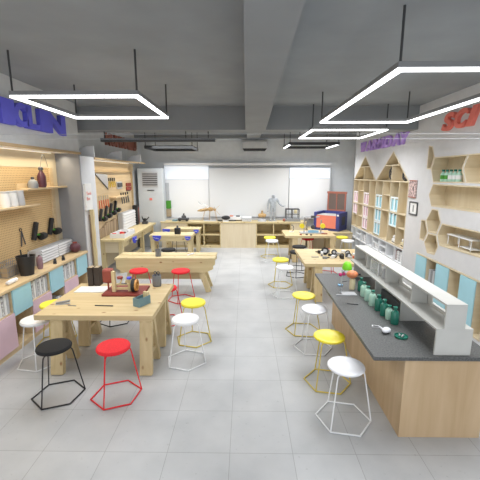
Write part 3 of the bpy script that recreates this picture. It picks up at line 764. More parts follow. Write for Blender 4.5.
for k, (x, y, r) in enumerate(((-3.52, 6.22, .5), (-3.5, 6.48, .5))):
    t = thing('desk_stapler', ['black stapler on the worktop, nearer one', 'black stapler on the worktop, farther one'][k] + ' before the slatted organiser', 'stapler', (x, y, 1.001), r, 'staplers on the left worktop')
    MB().box(-.03, .03, -.10, .10, 0, .018).build('base', 'dgrey', t, bevel=.004)
    MB().beam((0, -.09, .03), (0, .09, .05), .045, .02).build('arm', 'black', t)
t = thing('round_vessel', 'dark brown spherical vessel with reddish top on the worktop end', 'vessel', (-3.56, 7.10, 1.001))
MB().ball((0, 0, .105), .105).build('body', 'wine', t, smooth=True)
MB().lathe([(0, .205), (.04, .20), (.045, .222), (0, .23)], 12).build('rim', 'brickred', t, smooth=True)

# notice on the pier
t = thing('notice_board', 'white notice with red writing mounted on the white pier', 'sign', (-3.40, 7.33, 1.86))
MB().box(.001, .05, 0, .30, 0, .56).build('panel', 'paper', t)
cu = bpy.data.curves.new('red_print', 'FONT'); cu.body = 'ITEM'; cu.size = .1; cu.extrude = .001
for k, txt in enumerate(('Tools', 'Box')):
    cu = bpy.data.curves.new('red_print', 'FONT'); cu.body = txt; cu.size = .10; cu.extrude = .001
    tmp = bpy.data.objects.new('red_print', cu); C.objects.link(tmp); bpy.context.view_layer.update()
    me = bpy.data.meshes.new_from_object(tmp.evaluated_get(bpy.context.evaluated_depsgraph_get())); bpy.data.objects.remove(tmp)
    for v in me.vertices: v.co = Vector((v.co.z + .053, v.co.x + .03, v.co.y + .32 - .11 * k))
    me.materials.append(M['coral']); o = bpy.data.objects.new('red_print', me); C.objects.link(o); o.parent = t
t = thing('live_edge_plank', 'tall rough live edge plank standing by the white pier', 'plank', (-3.335, 7.52, 0))
pts = []
for k in range(13): pts.append((-.04 - .008 * math.sin(k * 1.7), .3 + k * .155))
for k in range(12, -1, -1): pts.append((.045 + .008 * math.sin(k * 2.3 + 1), .3 + k * .155))
MB().prism([(p[0] * .9 , p[1]-.3) for p in pts], 'y', -.03, .03).build('plank', 'pale_z', t)
MB().prism([(-.062, 0), (-.024, 0), (-.018, .9), (-.026, 1.75), (-.06, 1.75), (-.052, .9)], 'y', -.032, .032).build('bark_edge', 'bark', t)

# ---------------------------------------------------------------- left bay two
t = thing('tool_wall_panel', 'wooden tool wall with framed border in the far left bay', 'pegboard')
MB().box(-3.915, -3.895, 7.99, 12.0, .95, 2.66).build('tool_board', 'ledge', t)
MB().box(-3.915, -3.86, 7.99, 12.1, 2.662, 2.72).build('top_rail', 'frame_wood', t)
MB().box(-3.915, -3.86, 12.0, 12.1, .95, 2.66).build('border_post', 'frame_wood', t)
MB().box(-3.915, -3.895, 7.99, 12.3, 2.722, 2.96).build('header_board', 'ledge', t)
tag(MB().box(-3.42, -3.37, 7.99, 12.0, 2.955, 2.99).build('ledge_trim', 'frame_wood'), 'wooden edging carrying the light pool fins, far left bay', 'edging')
tag(MB().box(-3.915, -3.425, 7.99, 12.0, 2.965, 2.985).build('soffit_board', 'white'), 'white soffit board above the far left tool wall', 'soffit')
for k, y in enumerate((7.96, 9.75, 11.5)):  # pools of light on the wall, built as white sail shapes
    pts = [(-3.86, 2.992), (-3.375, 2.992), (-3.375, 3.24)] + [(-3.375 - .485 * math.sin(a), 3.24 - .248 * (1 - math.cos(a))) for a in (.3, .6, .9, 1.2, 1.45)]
    tag(MB().prism(pts, 'y', y, y + .02).build('light_pool_fin', 'white'), ['nearest', 'middle', 'farthest'][k] + ' white fin shaped as a light pool on the left wooden edging', 'fin', 'light pool fins above the far left bay')
t = thing('strip_lamp', 'warm strip lamp under the far left soffit', 'lamp', (-3.878, 8.2, 2.95))
MB().box(-.006, .006, 0, 3.6, 0, .013).build('diffuser', 'warmglow', t)
area_light('strip_lamp_light', (-3.72, 10.0, 2.93), .06, 3.6, 15, rot=(0, math.radians(-12), 0), color=(1, .89, .72))
# tools on that wall
t = thing('set_square', 'big grey triangular set square on the far tool wall', 'tool', (-3.89, 9.15, 2.26))
MB().prism([(0, .36), (.78, -.04), (.78, .34), (0, .38)], 'x', .001, .012).build('blade', 'lgrey', t)
MB().prism([(0, .33), (.78, -.075), (.78, -.045), (0, .359)], 'x', .001, .014).build('edge', 'dgrey', t)
for k in range(5):
    y = 9.25 + k * .15
    t = thing('screwdriver', 'orange handled screwdriver in the row of five, ' + ['first from left', 'second from left', 'middle one', 'fourth from left', 'last from left'][k], 'tool', (-3.88, y, 1.92), 0, 'orange screwdrivers on the far tool wall')
    MB().tube([(0, .02, -.22), (0, 0, 0)], .018, 8).build('handle', 'hole', t, smooth=True)
    MB().tube([(0, 0, 0.001), (0, 0, .12)], .008, 6).build('shaft', 'steel', t, smooth=True)
for k in range(4):
    y = 10.02 + k * .14
    t = thing('pliers', 'yellow handled pliers in the row of four, ' + ['first from left', 'second from left', 'third from left', 'last from left'][k], 'tool', (-3.88, y, 2.34), 0, 'yellow pliers on the far tool wall')
    MB().tube([(0, -.05, -.10), (0, -.035, -.02), (0, .02, .08)], .009, 6).tube([(0.012, .05, -.10), (0.012, .035, -.02), (0.012, -.02, .08)], .009, 6).build('handles', 'tyellow', t, smooth=True)
    MB().beam((0, 0, .08), (0, 0, .17), .03, .03).build('jaws', 'dgrey', t)
t = thing('drill_bit_case', 'small dark drill bit case on white card, far tool wall', 'tool case', (-3.893, 10.62, 2.17))
MB().box(.001, .02, 0, .42, 0, .22).build('card', 'lgrey', t)
MB().box(.021, .05, .03, .39, .06, .18).build('case', 'dgrey', t)
t = thing('red_tool_set', 'red tool set box on the far tool wall', 'tool case', (-3.893, 11.45, 2.09))
m = MB()
for a in range(3):
    for b in range(2): m.box(.001, .05, a * .15, a * .15 + .12, b * .13, b * .13 + .11)
m.build('red_blocks', 'brickred', t)
MB().box(.001, .012, -.02, .46, -.025, -.002).build('rail', 'dgrey', t)
t = thing('wall_shelf', 'small pale wooden shelf in the middle of far tool wall', 'shelf', (-3.893, 10.0, 1.93))
MB().box(0, .20, 0, .95, 0, .035).build('board', 'ledge', t)
MB().prism([(0.001, -.10), (.03, -.10), (.18, -.001), (.001, -.001)], 'y', .10, .13).build('bracket', 'ledge', t)
for k in range(4):
    y = 11.0 + k * .2
    t = thing('hand_saw', 'dark hand saw hanging right of the small shelf, ' + ['first', 'second', 'third', 'last'][k] + ' of four', 'tool', (-3.88, y, 1.80), 0, 'hand saws on the far tool wall')
    MB().beam((0, -.05, .16 - .04 * (k % 2)), (0, .04, -.10), .012, .07).build('blade', 'dgrey', t)
    MB().beam((0, -.06, .17), (0, -.08, .24), .03, .06).build('handle', 'black', t, bevel=.01)
for k in range(4):
    power_clamp((-3.89, 9.26 + k * .36, 1.50 + .045 * k), 'black power tool on the far tool wall, ' + ['leftmost', 'second', 'third', 'rightmost'][k] + ' of four', 'power tools on the far tool wall')
t = thing('slatted_organiser', 'white slatted drawer organiser against the far tool wall', 'organiser', (-3.86, 10.47, .925))
MB().box(0, .14, 0, 1.20, 0, .52).build('case', 'lgrey', t)
for r in range(6): MB().prism([(.141, .01 + r * .085), (.18, .02 + r * .085), (.16, .08 + r * .085), (.141, .085 + r * .085)], 'y', .02, 1.18).build('drawer', 'white', t)
tag(MB().prism([(9.0, .94), (10.3, .94), (10.3, 1.25), (10.2, 1.34), (9.9, 1.28), (9.6, 1.30), (9.3, 1.18), (9.0, 1.15)], 'x', -3.893, -3.82).build('offcut_board', 'bark'), 'rough dark edged wood offcuts leaning under the black power tools', 'wood offcut')

# workbench along that wall
def vice(root_loc, rz, label, group='blue bench vices', s=1.0):
    t = thing('bench_vice', label, 'vice', root_loc, rz, group)
    MB().prism([(-.11 * s, 0), (.11 * s, 0), (.09 * s, -.09 * s), (.03 * s, -.14 * s), (-.03 * s, -.14 * s), (-.09 * s, -.09 * s)], 'y', -.05, 0).build('front_jaw', 'blue', t, bevel=.006)
    MB().tube([(0, -.09, -.06 * s), (0, -.02, -.06 * s)], .012, 8).build('screw', 'steel', t, smooth=True)
    MB().tube([(-.08 * s, -.09, -.04 * s), (.08 * s, -.09, -.08 * s)], .007, 6).build('handle_bar', 'lgrey', t, smooth=True)
    return t
t = thing('wall_workbench', 'long pine workbench along the far left tool wall', 'workbench')
MB().box(-3.885, -3.18, 8.95, 12.3, .86, .92).build('benchtop', 'pale_y', t)
for (x, y) in ((-3.36, 9.02), (-3.84, 9.02), (-3.36, 10.9), (-3.36, 12.1)):
    MB().box(x, x + .11, y, y + .11, 0, .859).build('leg', 'pale_z', t)
MB().box(-3.32, -3.28, 9.14, 12.1, .66, .858).build('apron', 'pale_y', t)
MB().box(-3.88, -3.86, 9.14, 12.2, .05, .858).build('back_board', 'birch_y', t)
MB().box(-3.729, -3.37, 9.04, 9.07, .55, .858).build('end_apron', 'birch_x', t)
MB().box(-3.34, -3.28, 9.14, 10.89, .2, .28).build('stretcher', 'pale_y', t)
vice((-3.179, 9.75, .855), PI / 2, 'blue vice on the front of the wall workbench', s=1.25)
t = thing('parts_tray', 'pale grey tray heaped with red and white parts on wall workbench', 'tray', (-3.62, 9.15, .921))
m = MB().box(0, .40, 0, .85, 0, .012).box(0, .40, 0, .015, .013, .12).box(0, .40, .835, .85, .013, .12).box(0, .015, .016, .834, .013, .12).box(.385, .40, .016, .834, .013, .12)
m.build('tray_body', 'whitemetal', t)
for k in range(9):
    o = MB().box(-.05, .05, -.03, .03, 0, .05).build('toy_block', ['red', 'white', 'hole', 'white', 'red', 'blue', 'white', 'brickred', 'whitegloss'][k], bevel=.006)
    o.location = (-3.54 + (k % 3) * .12, 9.25 + (k // 3) * .24, .9345 + .0 * k); o.rotation_euler = (0, 0, k * .7); o.scale = (1, 1, 2.2 if k % 2 == 0 else 1.4)
    tag(o, ['red', 'white', 'orange', 'white', 'red', 'blue', 'white', 'dark red', 'glossy white'][k] + ' part lying in the grey tray, ' + ['front left', 'front middle', 'front right', 'centre left', 'centre', 'centre right', 'rear left', 'rear middle', 'rear right'][k], 'part', 'parts in the grey tray')
t = thing('folded_paper_stack', 'white paper stack behind the parts tray on wall workbench', 'papers', (-3.5, 10.30, .921), .2)
MB().box(-.14, .14, -.22, .22, 0, .05).build('sheets', 'paper', t)
t = thing('tool_case_stand', 'upright black case with red side at workbench far end', 'case', (-3.80, 11.68, .921))
MB().box(0, .16, 0, .16, 0, .66).build('black_case', 'black', t, bevel=.01)
MB().box(0.01, .15, .162, .26, 0, .58).build('red_case', 'brickred', t, bevel=.01)
t = thing('camera_rig', 'black camera like device on the far end of wall workbench', 'device', (-3.45, 11.90, .921))
MB().box(-.09, .09, -.08, .08, 0, .09).build('body', 'dgrey', t, bevel=.01)
MB().lathe([(0, 0), (.06, 0), (.06, .10), (0, .11)], 12, mat=TR(.0, -.02, .09)).build('turret', 'black', t, smooth=True)
MB().beam((.03, 0, .12), (.14, .03, .24), .03, .03).beam((-.06, 0, .12), (-.10, 0, .26), .03, .03).build('arms', 'dgrey', t)
MB().box(-.11, .08, -.05, .05, .285, .31).build('top_plate', 'lgrey', t)

# ---------------------------------------------------------------- tables and benches
def trestle(parent, x, y):
    w = .16
    g = MB()
    g.beam((x, y + .04, .005), (x, y + .16, .699), w, .08)
    fr = g.build('trestle_leg', 'pine_z', parent)
    MB().beam((x, y + .48, .005), (x, y + .27, .699), w, .08).build('trestle_leg', 'pine_z', parent)
    MB().box(x - .05, x + .05, y + .11, y + .38, .22, .27).build('rung', 'pine_y', parent)
    MB().box(x - .05, x + .05, y + .15, y + .33, .45, .495).build('rung', 'pine_y', parent)
    MB().box(x - w / 2, x + w / 2, y + .11, y + .27, .70, .729).build('trestle_cap', 'pine_y', parent)
def work_table(label, x0, x1, y0, y1, z=.80, th=.07, mat='pine'):
    t = thing('work_table', label, 'table', (x0, y0, 0), 0, 'pine work tables on trestles')
    X, Y = x1 - x0, y1 - y0
    MB().box(0, X, 0, Y, z - th, z).build('tabletop', mat + '_x', t, bevel=.004)
    for x in (.29, X - .10): 
        for y in (-.02, Y - .60): trestle(t, x, y - .09)
    return t
work_table('near left pine work table with sewing machine model on top', -2.77, -1.20, 4.26, 5.62)
work_table('right pine work table covered with robot parts behind counter', 1.24, 2.95, 6.98, 8.44)
work_table('far right pine work table with 3D printing rig near laser cutter', 1.22, 2.74, 10.28, 11.40)

def joinery_bench(label, x0, x1, y0, y1, z=.80, ap=.33):
    t = thing('joinery_bench', label, 'workbench', (x0, y0, 0), 0, 'joinery benches')
    X, Y = x1 - x0, y1 - y0
    MB().box(0, X, 0, Y * .46, z - .04, z).box(0, X, Y * .54, Y, z - .04, z).box(.02, X - .02, Y * .46, Y * .54, z - .04, z - .012).build('benchtop', 'pale_x', t)
    a = ap
    prof = [(.02, z - .042), (X - .01, z - .042), (X - .01, z - .15), (X - .05, z - .18), (X - .05, z - .25), (X - .22, z - a), (.22, z - a), (.02, z - .25)]
    for y in (.012, Y - .05): MB().prism(prof, 'y', y, y + .038).build('side_board', 'pale_x', t)
    for sx in (0, 1):
        xa = X - .36 if sx else .36; xb = X - .16 if sx else .16
        for y in (.09, Y - .13): MB().beam((xb, y, .004), (xa, y, z - a + .12), .12, .07).build('leg', 'pale_z', t)
        MB().beam(((xa + xb) / 2, .13, .24), ((xa + xb) / 2, Y - .17, .24), .06, .09).build('cross_rail', 'pale_y', t)
    MB().box(.34, X - .34, Y / 2 - .05, Y / 2 + .05, .25, .40).build('stretcher', 'pale_x', t)
    return t
joinery_bench('long pine joinery bench with splayed legs behind the near left table', -2.87, -.65, 7.42, 8.02)
tag(MB().box(-.11, .11, -.018, .018, 0, .02).build('white_block', 'white', loc=(-1.24, 7.78, .801), rz=1.0), 'white stick lying across the top of splayed leg bench', 'stick')
def small_bench(label, x0, x1, y0, y1, z):
    t = thing('small_workbench', label, 'workbench', (x0, y0, 0), 0, 'small pine workbenches')
    X, Y = x1 - x0, y1 - y0
    MB().box(0, X, 0, Y, z - .06, z).build('benchtop', 'pale_x', t)
    MB().box(.03, X - .03, .02, .05, z - .18, z - .061).box(.03, X - .03, Y - .05, Y - .02, z - .18, z - .061).build('apron', 'pale_x', t)
    for x in (.04, X - .14):
        for y in (.055, Y - .155): MB().box(x, x + .1, y, y + .1, 0, z - .062).build('leg', 'pale_z', t)
    MB().box(.15, X - .15, Y / 2 - .03, Y / 2 + .03, .15, .22).build('stretcher', 'pale_x', t)
    return t
small_bench('small pine workbench with black bottle and blue vices', -2.86, -1.58, 10.2, 10.82, .82)
small_bench('farthest small pine workbench just before the back cabinet', -2.70, -1.50, 11.45, 11.95, .82)
vice((-2.62, 10.149 + .05, .815), 0, 'blue vice on the left end of black bottle workbench', s=1.15)
vice((-1.70, 10.199, .79), 0, 'small blue vice on the right end of black bottle workbench', s=.8)
vice((-2.62, 11.449, .815), 0, 'blue vice on the left end of the farthest small workbench', s=1.2)
vice((-1.62, 11.449, .79), 0, 'small blue vice on the right end of the farthest workbench', s=.8)

# ---------------------------------------------------------------- counter
t = thing('island_counter', 'big wooden island counter with speckled dark stone top', 'counter', (1.24, 3.08, 0))
MB().box(.32, 1.13, .037, 2.80, 0, .858).build('cabinet_body', 'oak', t)
MB().box(0, 1.16, 0, 2.86, .86, .90).build('countertop', 'stone', t, bevel=.004)
t = thing('counter_rack', 'long off-white two tier rack standing on the stone counter', 'rack', (1.83, 3.12, .901))
L = 2.78
MB().box(0, .345, 0, .02, 0, .27).build('end_panel', 'offwhite', t)
MB().box(.0, .345, .02, L, .252, .27).build('lower_board', 'offwhite', t)
for y in (.80, 1.62, 2.60): MB().box(.02, .33, y, y + .02, 0, .251).build('support_panel', 'offwhite', t)
MB().box(.07, .265, 0, L, .495, .515).build('top_board', 'offwhite', t)
MB().box(.07, .265, 0, .02, .271, .494).build('upper_end', 'offwhite', t)
for y in (.68, 1.43, 2.16, L - .02): MB().box(.07, .265, y, y + .018, .271, .494).build('upper_divider', 'offwhite', t)
for (a, b) in ((.022, .678), (.70, 1.428), (1.45, 2.158), (2.18, 2.758)):
    MB().box(.25, .262, a, b, .44, .494).box(.25, .262, a, b, .271, .31).box(.25, .262, a, a + .10, .31, .44).box(.25, .262, b - .10, b, .31, .44).build('back_rail', 'offwhite', t)
tag(MB().box(1.92, 1.96, 4.0, 4.7, .902, 1.04).build('black_case', 'dgrey'), 'dark flat case under the rack on stone counter', 'case')
# acrylic box in rack
t = thing('acrylic_box', 'clear acrylic display box on the rack, middle opening', 'box', (1.92, 4.86, 1.1725))
MB().box(0, .12, 0, .30, 0, .18).build('clear_shell', 'glass', t)
m = MB()
for x in (0, .12):
    for y in (0, .30): m.tube([(x, y, 0), (x, y, .19)], .006, 5)
m.loop_tube([(0, 0, .19), (.12, 0, .19), (.12, .30, .19), (0, .30, .19)], .006)
m.build('white_edges', 'white', t)
t = thing('glass_flask', 'small clear and white flask on rack beside the acrylic box', 'flask', (1.97, 4.77, 1.1725))
MB().lathe([(0, 0), (.03, 0), (.035, .04), (.02, .09), (.02, .13), (0, .13)], 12).build('body', 'lgrey', t, smooth=True)
MB().ball((0, 0, .155), .024, n=8).build('stopper', 'white', t, smooth=True)

# lamp-like stand with green cap
t = thing('laboratory_stand', 'steel laboratory stand with lime green cap and magenta clamp on counter', 'stand', (1.42, 4.93, .901))
MB().box(-.02, .18, -.02, .0, 0, .012).box(-.10, .10, -.14, -.12, 0, .012).box(0.0, .20, -.13, .0, 0, .008).build('base_plate', 'lgrey', t)
MB().tube([(.0, -.01, .012), (.0, -.01, .35)], .008, 8).build('pole', 'steel', t, smooth=True)
MB().tube([(0, -.01, .16), (.10, .05, .16)], .005, 6).tube([(0, -.01, .30), (.085, .04, .345)], .005, 6).tube([(-.04, -.01, .14), (0, -.01, .14)], .005, 6).build('cross_arm', 'dgrey', t, smooth=True)
MB().ball((-.02, -.01, .275), .028, n=8).ball((.035, .01, .28), .026, n=8).build('magenta_clamp', 'magenta', t, smooth=True)
MB().lathe([(0, .34), (.066, .34), (.072, .36), (.055, .43), (.03, .455), (0, .46)], 16, c=(.085, .04, 0)).build('green_cap', 'green', t, smooth=True)
t = thing('orange_globe', 'orange globe on a cream pot at the counter', 'globe', (1.63, 5.08, .901))
MB().lathe([(0, 0), (.04, 0), (.045, .02), (.042, .16), (.02, .17), (0, .17)], 14).build('pot', 'cream', t, smooth=True)
MB().ball((-.01, 0, .235), .07, (1.25, 1, .85)).build('ball', 'orange', t, smooth=True)
MB().lathe([(0, 0), (.02, 0), (.02, .04), (0, .04)], 8, mat=TR(.075, 0, .235) @ Matrix.Rotation(PI / 2, 4, 'Y')).build('side_cap', 'black', t, smooth=True)
tag(MB().lathe([(0, 0), (.035, 0), (.04, .02), (.02, .03), (0, .03)], 12).build('blue_dish', 'skyblue', loc=(1.50, 5.25, .901), smooth=True), 'tiny sky blue dish between stand and orange globe', 'dish')
# reagent bottles
spec = [(1.735, 5.0, 'teal', 'dark'), (1.705, 4.78, 'mint', 'pale'), (1.70, 4.60, 'mint', 'pale'), (1.70, 4.42, 'mint', 'pale'), (1.715, 4.25, 'teal', 'dark'), (1.72, 4.08, 'teal', 'dark'), (1.735, 3.97, 'mint', 'small pale'), (1.75, 3.84, 'teal', 'dark')]
names = ['farthest', 'second from far end', 'third from far end', 'fourth from far end', 'fifth from far end', 'sixth from far end', 'second nearest', 'nearest']
for k, (x, y, mt, nm) in enumerate(spec):
    s = .95 if k == 6 else 1.12
    b = thing('reagent_bottle', nm + ' green bottle in the counter row, ' + names[k], 'bottle', (x, y, .901), 0, 'green reagent bottles on the counter')
    MB().lathe([(0, 0), (.038 * s, 0), (.042 * s, .01), (.042 * s, .12 * s), (.03 * s, .14 * s), (.016, .145 * s), (.016, .165 * s), (0, .165 * s)], 16).build('glass_body', mt, b, smooth=True)
    MB().lathe([(0, .166 * s), (.026, .166 * s), (.026, .186 * s), (0, .19 * s)], 12).build('stopper', 'teal', b, smooth=True)
t = thing('white_flask', 'white rounded flask lying near the end of stone counter', 'flask', (1.56, 3.60, .901), .6)
MB().ball((0, 0, .032), .05, (1.15, .85, .62)).build('bulb', 'whitegloss', t, smooth=True)
MB().tube([(-.03, .03, .045), (-.045, .055, .06)], .01, 8).build('spout', 'whitegloss', t, smooth=True)
t = thing('name_tag', 'small white and black tag next to the white flask', 'tag', (1.50, 3.75, .901), -.2)
MB().box(-.04, .04, -.02, .02, 0, .012).build('white_tag', 'white', t)
MB().box(-.03, .03, -.018, -.005, .0125, .018).build('black_strip', 'black', t)
t = thing('petri_dish', 'green dish with metal bits near the counter corner', 'dish', (1.68, 3.50, .901))
MB().lathe([(0, 0), (.065, 0), (.07, .018), (.064, .018), (.06, .006), (0, .006)], 20).build('dish', 'teal', t, smooth=True)
MB().ball((-.015, .01, .018), .014, n=6).ball((.02, 0, .018), .016, (1, .7, .8), n=6).ball((.0, -.02, .015), .012, n=6).build('metal_bits', 'steel', t)
tag(MB().beam((1.38, 4.47, .906), (1.52, 4.43, .906), .008, .008, (0, 0, 1)).build('pen', 'dgrey'), 'dark pen lying on stone counter left of bottles', 'pen')

# ---------------------------------------------------------------- stools
def stool(name_lab, seat_m, metal_m, loc, ang, group='round stools', padded=True):
    t = thing('stool', name_lab, 'stool', loc, 0, group)
    if padded: prof = [(0, .595), (.17, .595), (.19, .605), (.195, .625), (.185, .645), (.15, .652), (0, .655)]
    else: prof = [(0, .60), (.16, .60), (.185, .606), (.195, .622), (.19, .634), (.165, .640), (.12, .632), (0, .626)]
    MB().lathe(prof, 32).build('seat', seat_m, t, smooth=True)
    R, r = .29, .0075
    hexa = [(R * math.cos(math.radians(ang + 60 * k)), R * math.sin(math.radians(ang + 60 * k)), .010) for k in range(6)]
    MB().loop_tube(hexa, r + .001, 8).build('base_ring', metal_m, t, smooth=True)
    for k in (0, 2, 4):
        a = math.radians(ang + 60 * k); c, s = math.cos(a), math.sin(a)
        MB().tube([(.13 * c, .13 * s, .588), (.165 * c, .165 * s, .586), (.185 * c, .185 * s, .572), (.195 * c, .195 * s, .54), (R * c, R * s, .014)], r, 8).build('leg', metal_m, t, smooth=True)
    MB().loop_tube([(.13 * math.cos(a), .13 * math.sin(a), .588) for a in [k * PI / 8 for k in range(16)]], r * .8, 6).build('seat_ring', metal_m, t, smooth=True)
    return t
protos = {}
def put(kind, x, y, ang, label):
    km = {'black': ('blackfab', 'black', True), 'red': ('redfab', 'red', True), 'white': ('white', 'whitemetal', True), 'yellow': ('yellowfab', 'yellowm', True),
          'gwhite': ('whitegloss', 'whitemetal', False), 'gyellow': ('yellow', 'yellowm', False)}[kind]
    if kind not in protos:
        protos[kind] = stool(label, km[0], km[1], (x, y, 0), 0, 'round stools with hexagon bases', km[2]); protos[kind].rotation_euler = (0, 0, math.radians(ang))
    else:
        dup(protos[kind], (x, y, 0), math.radians(ang), label)
put('black', -2.24, 3.755, -99, 'black stool at the near left corner of front pine table')
put('red', -1.54, 3.76, -98.5, 'red stool at the front edge of near pine table')
put('white', -.825, 4.56, -136, 'white stool right of the near left pine table')
put('yellow', -.81, 5.20, -135, 'yellow stool right behind the white one beside left table')
put('red', -1.34, 7.02, -95, 'red stool before the splayed leg bench, right one')
put('red', -2.22, 7.02, -95, 'red stool before the splayed leg bench, left one')
put('red', -1.40, 5.90, -100, 'red stool tucked behind near left table, partly hidden')
put('white', -2.90, 4.50, -69, 'white stool between the near left table and blue door cabinet')
put('yellow', -2.98, 5.10, -80, 'yellow stool behind the white one by left cabinet')
put('black', -2.34, 5.92, -90, 'black stool beyond the near left table, base seen underneath')
put('black', -2.05, 9.10, -90, 'black stool behind the splayed leg bench')
put('black', -2.18, 11.1, -90, 'black stool between the two small far workbenches')
put('gwhite', 1.075, 3.385, -130, 'nearest white stool at the island counter, right foreground')
put('gyellow', 1.06, 4.07, -130, 'nearest yellow stool at the island counter')
put('gwhite', 1.05, 4.97, -125, 'second white stool along the island counter')
put('gyellow', .99, 5.57, -126, 'second yellow stool, at the counter far corner')
put('white', .87, 7.33, -121, 'white stool beside the robot parts table')
put('yellow', .85, 8.02, -126, 'yellow stool beside the robot parts table')
put('yellow', .80, 10.95, -125, 'farthest yellow stool left of the far right table')
put('white', .825, 10.40, -125, 'white stool left of the far right table')
put('yellow', 3.12, 11.02, -60, 'yellow stool at the right end of far right table')
put('white', 3.13, 10.42, -60, 'white stool at the right end of far right table')
put('black', 1.52, 9.55, -80, 'black stool between the two right tables, farther one')
put('black', 1.36, 8.86, -100, 'black stool between the two right tables, nearer one')
put('red', 2.2, 9.02, -80, 'red stool behind the robot parts table, nearer one')
put('red', 1.98, 10.78, -80, 'red stool pushed under the far right table')

# ---------------------------------------------------------------- things on the near left table
t = thing('sewing_machine_model', 'wooden sewing machine model with red block on oxide red board', 'model', (-2.16, 4.97, .801), .02)
MB().box(0, .62, 0, .44, 0, .035).build('base_board', 'darkred', t, bevel=.004)
MB().box(.13, .18, .10, .16, .036, .36).box(.36, .42, .14, .20, .036, .15).box(.18, .36, .15, .19, .13, .155).box(.18, .40, .12, .16, .07, .10).build('wooden_frame', 'pale_z', t)
MB().box(-.03, .12, .14, .28, .16, .38).build('red_block', 'brickred', t, bevel=.03)
MB().beam((.04, .20, .036), (.04, .20, .16), .02, .02).build('block_post', 'brickred', t)
MB().lathe([(0, 0), (.045, 0), (.045, .02), (0, .025)], 12, c=(.24, .16, .245)).box(.205, .275, .13, .19, .23, .244).build('red_knob', 'brickred', t)
MB().beam((.24, .16, .155), (.27, .16, .23), .02, .02).build('lever', 'pale_z', t)
MB().box(.26, .34, .13, .18, .156, .158).build('plate', 'dgrey', t)
Rm = TR(.46, .14, .136) @ Matrix.Rotation(math.radians(90), 4, 'Y')
MB().lathe([(.075, -.03), (.10, -.03), (.10, .02), (.075, .02), (.075, -.03)], 24, mat=Rm).build('tyre', 'rubber', t, smooth=True)
MB().lathe([(.055, .021), (.09, .021), (.09, .05), (.055, .05), (.055, .021)], 24, mat=Rm).build('rim', 'honey', t, smooth=True)
MB().tube([(.40, .14, .136), (.52, .14, .136)], .014, 8).beam((.50, .14, .06), (.50, .14, .21), .015, .012).beam((.50, .07, .136), (.50, .21, .136), .015, .012, (0, 0, 1)).build('axle', 'honey', t)
MB().box(.36, .42, .10, .16, .235, .27).build('blue_clip', 'blue', t, bevel=.006)
MB().beam((.38, .16, .15), (.39, .14, .235), .02, .02).build('clip_post', 'pale_z', t)
t = thing('open_book', 'white open book lying on the near left table', 'book', (-2.43, 5.28, .801), .04)
MB().box(-.24, -.002, -.13, .15, 0, .012).build('left_pages', 'paper', t)
MB().box(.002, .25, -.13, .15, 0, .012).build('right_pages', 'paper', t)
for k, x in enumerate((-2.54, -2.435)):
    t = thing('dark_binder', ['left of two dark brown binders standing on the near left table', 'right of two dark brown binders standing on near left table'][k], 'binder', (x, 5.57, .801), 0, 'dark brown binders')
    MB().box(-.045, .045, -.10, .045, 0, .31).build('cover', 'darkbrown', t, bevel=.004)
    MB().box(-.035, .035, -.09, .035, .3105, .314).build('page_block', 'tan', t)
def pencil_cup(loc, s, label, sub=True):
    t = thing('pencil_cup', label, 'cup', loc)
    MB().lathe([(0, 0), (.055 * s, 0), (.062 * s, .01), (.062 * s, .16 * s), (.055 * s, .16 * s), (.052 * s, .015), (0, .015)], 20).build('cup', 'cup', t, smooth=True)
    return t
pencil_cup((-1.45, 5.50, .801), 1.15, 'slate grey cup with scissors at back corner of near left table')
t = thing('scissors', 'dark scissors standing in slate grey cup on near table', 'tool', (-1.45, 5.50, .82))
MB().beam((0, 0, 0.0), (.01, .0, .17), .012, .02).build('blades', 'steel', t)
MB().loop_tube([(.028 + .022 * math.cos(a), 0, .20 + .028 * math.sin(a)) for a in [k * PI / 4 for k in range(8)]], .007).loop_tube([(-.022 + .02 * math.cos(a), 0, .20 + .028 * math.sin(a)) for a in [k * PI / 4 for k in range(8)]], .007).build('handles', 'dgrey', t)
pencil_cup((-1.95, 7.62, .801), 1.0, 'slate grey cup standing on the splayed leg bench')
tag(MB().tube([(-1.95, 7.62, .82), (-1.96, 7.63, 1.06)], .008, 6).build('pencil', 'dgrey', smooth=True), 'dark pencil standing in the cup on splayed leg bench', 'pencil')
t = thing('pencil_box', 'blue grey open pencil box at the front right of near left table', 'box', (-1.455, 4.66, .801), math.radians(-28))
m = MB().box(-.06, .06, -.11, .11, 0, .008).box(-.06, .06, -.11, -.102, .008, .12).box(-.06, .06, .102, .11, .008, .12).box(-.06, -.052, -.102, .102, .008, .12).box(.052, .06, -.102, .102, .008, .12)
m.build('tray_body', 'bluegrey', t)
MB().box(-.03, .05, .06, .095, .01, .17).build('wooden_insert', 'pale_z', t)
t = thing('desk_stapler', 'grey stapler near the front left corner of pine table', 'stapler', (-2.58, 4.66, .801), math.radians(-75))
MB().box(-.025, .025, -.10, .09, 0, .012).build('base', 'lgrey', t, bevel=.003)
MB().beam((0, -.09, .022), (0, .09, .045), .035, .02).build('arm', 'grey', t)
tag(MB().beam((-2.10, 4.60, .808), (-1.84, 4.585, .808), .012, .012, (0, 0, 1)).build('marker_pen', 'dgrey'), 'dark marker pen at the front of near left table', 'pen')
tag(MB().beam((-2.48, 4.60, .806), (-2.36, 4.585, .806), .008, .008, (0, 0, 1)).build('pen', 'grey'), 'thin grey pen right of the stapler', 'pen')
t = thing('black_bottle', 'black square bottle on the small workbench with blue vices', 'bottle', (-2.05, 10.45, .821))
MB().box(-.085, .085, -.07, .07, 0, .19).build('body', 'black', t, bevel=.015)
MB().lathe([(0, .19), (.035, .19), (.025, .26), (0, .27)], 10).build('cap', 'dgrey', t, smooth=True)

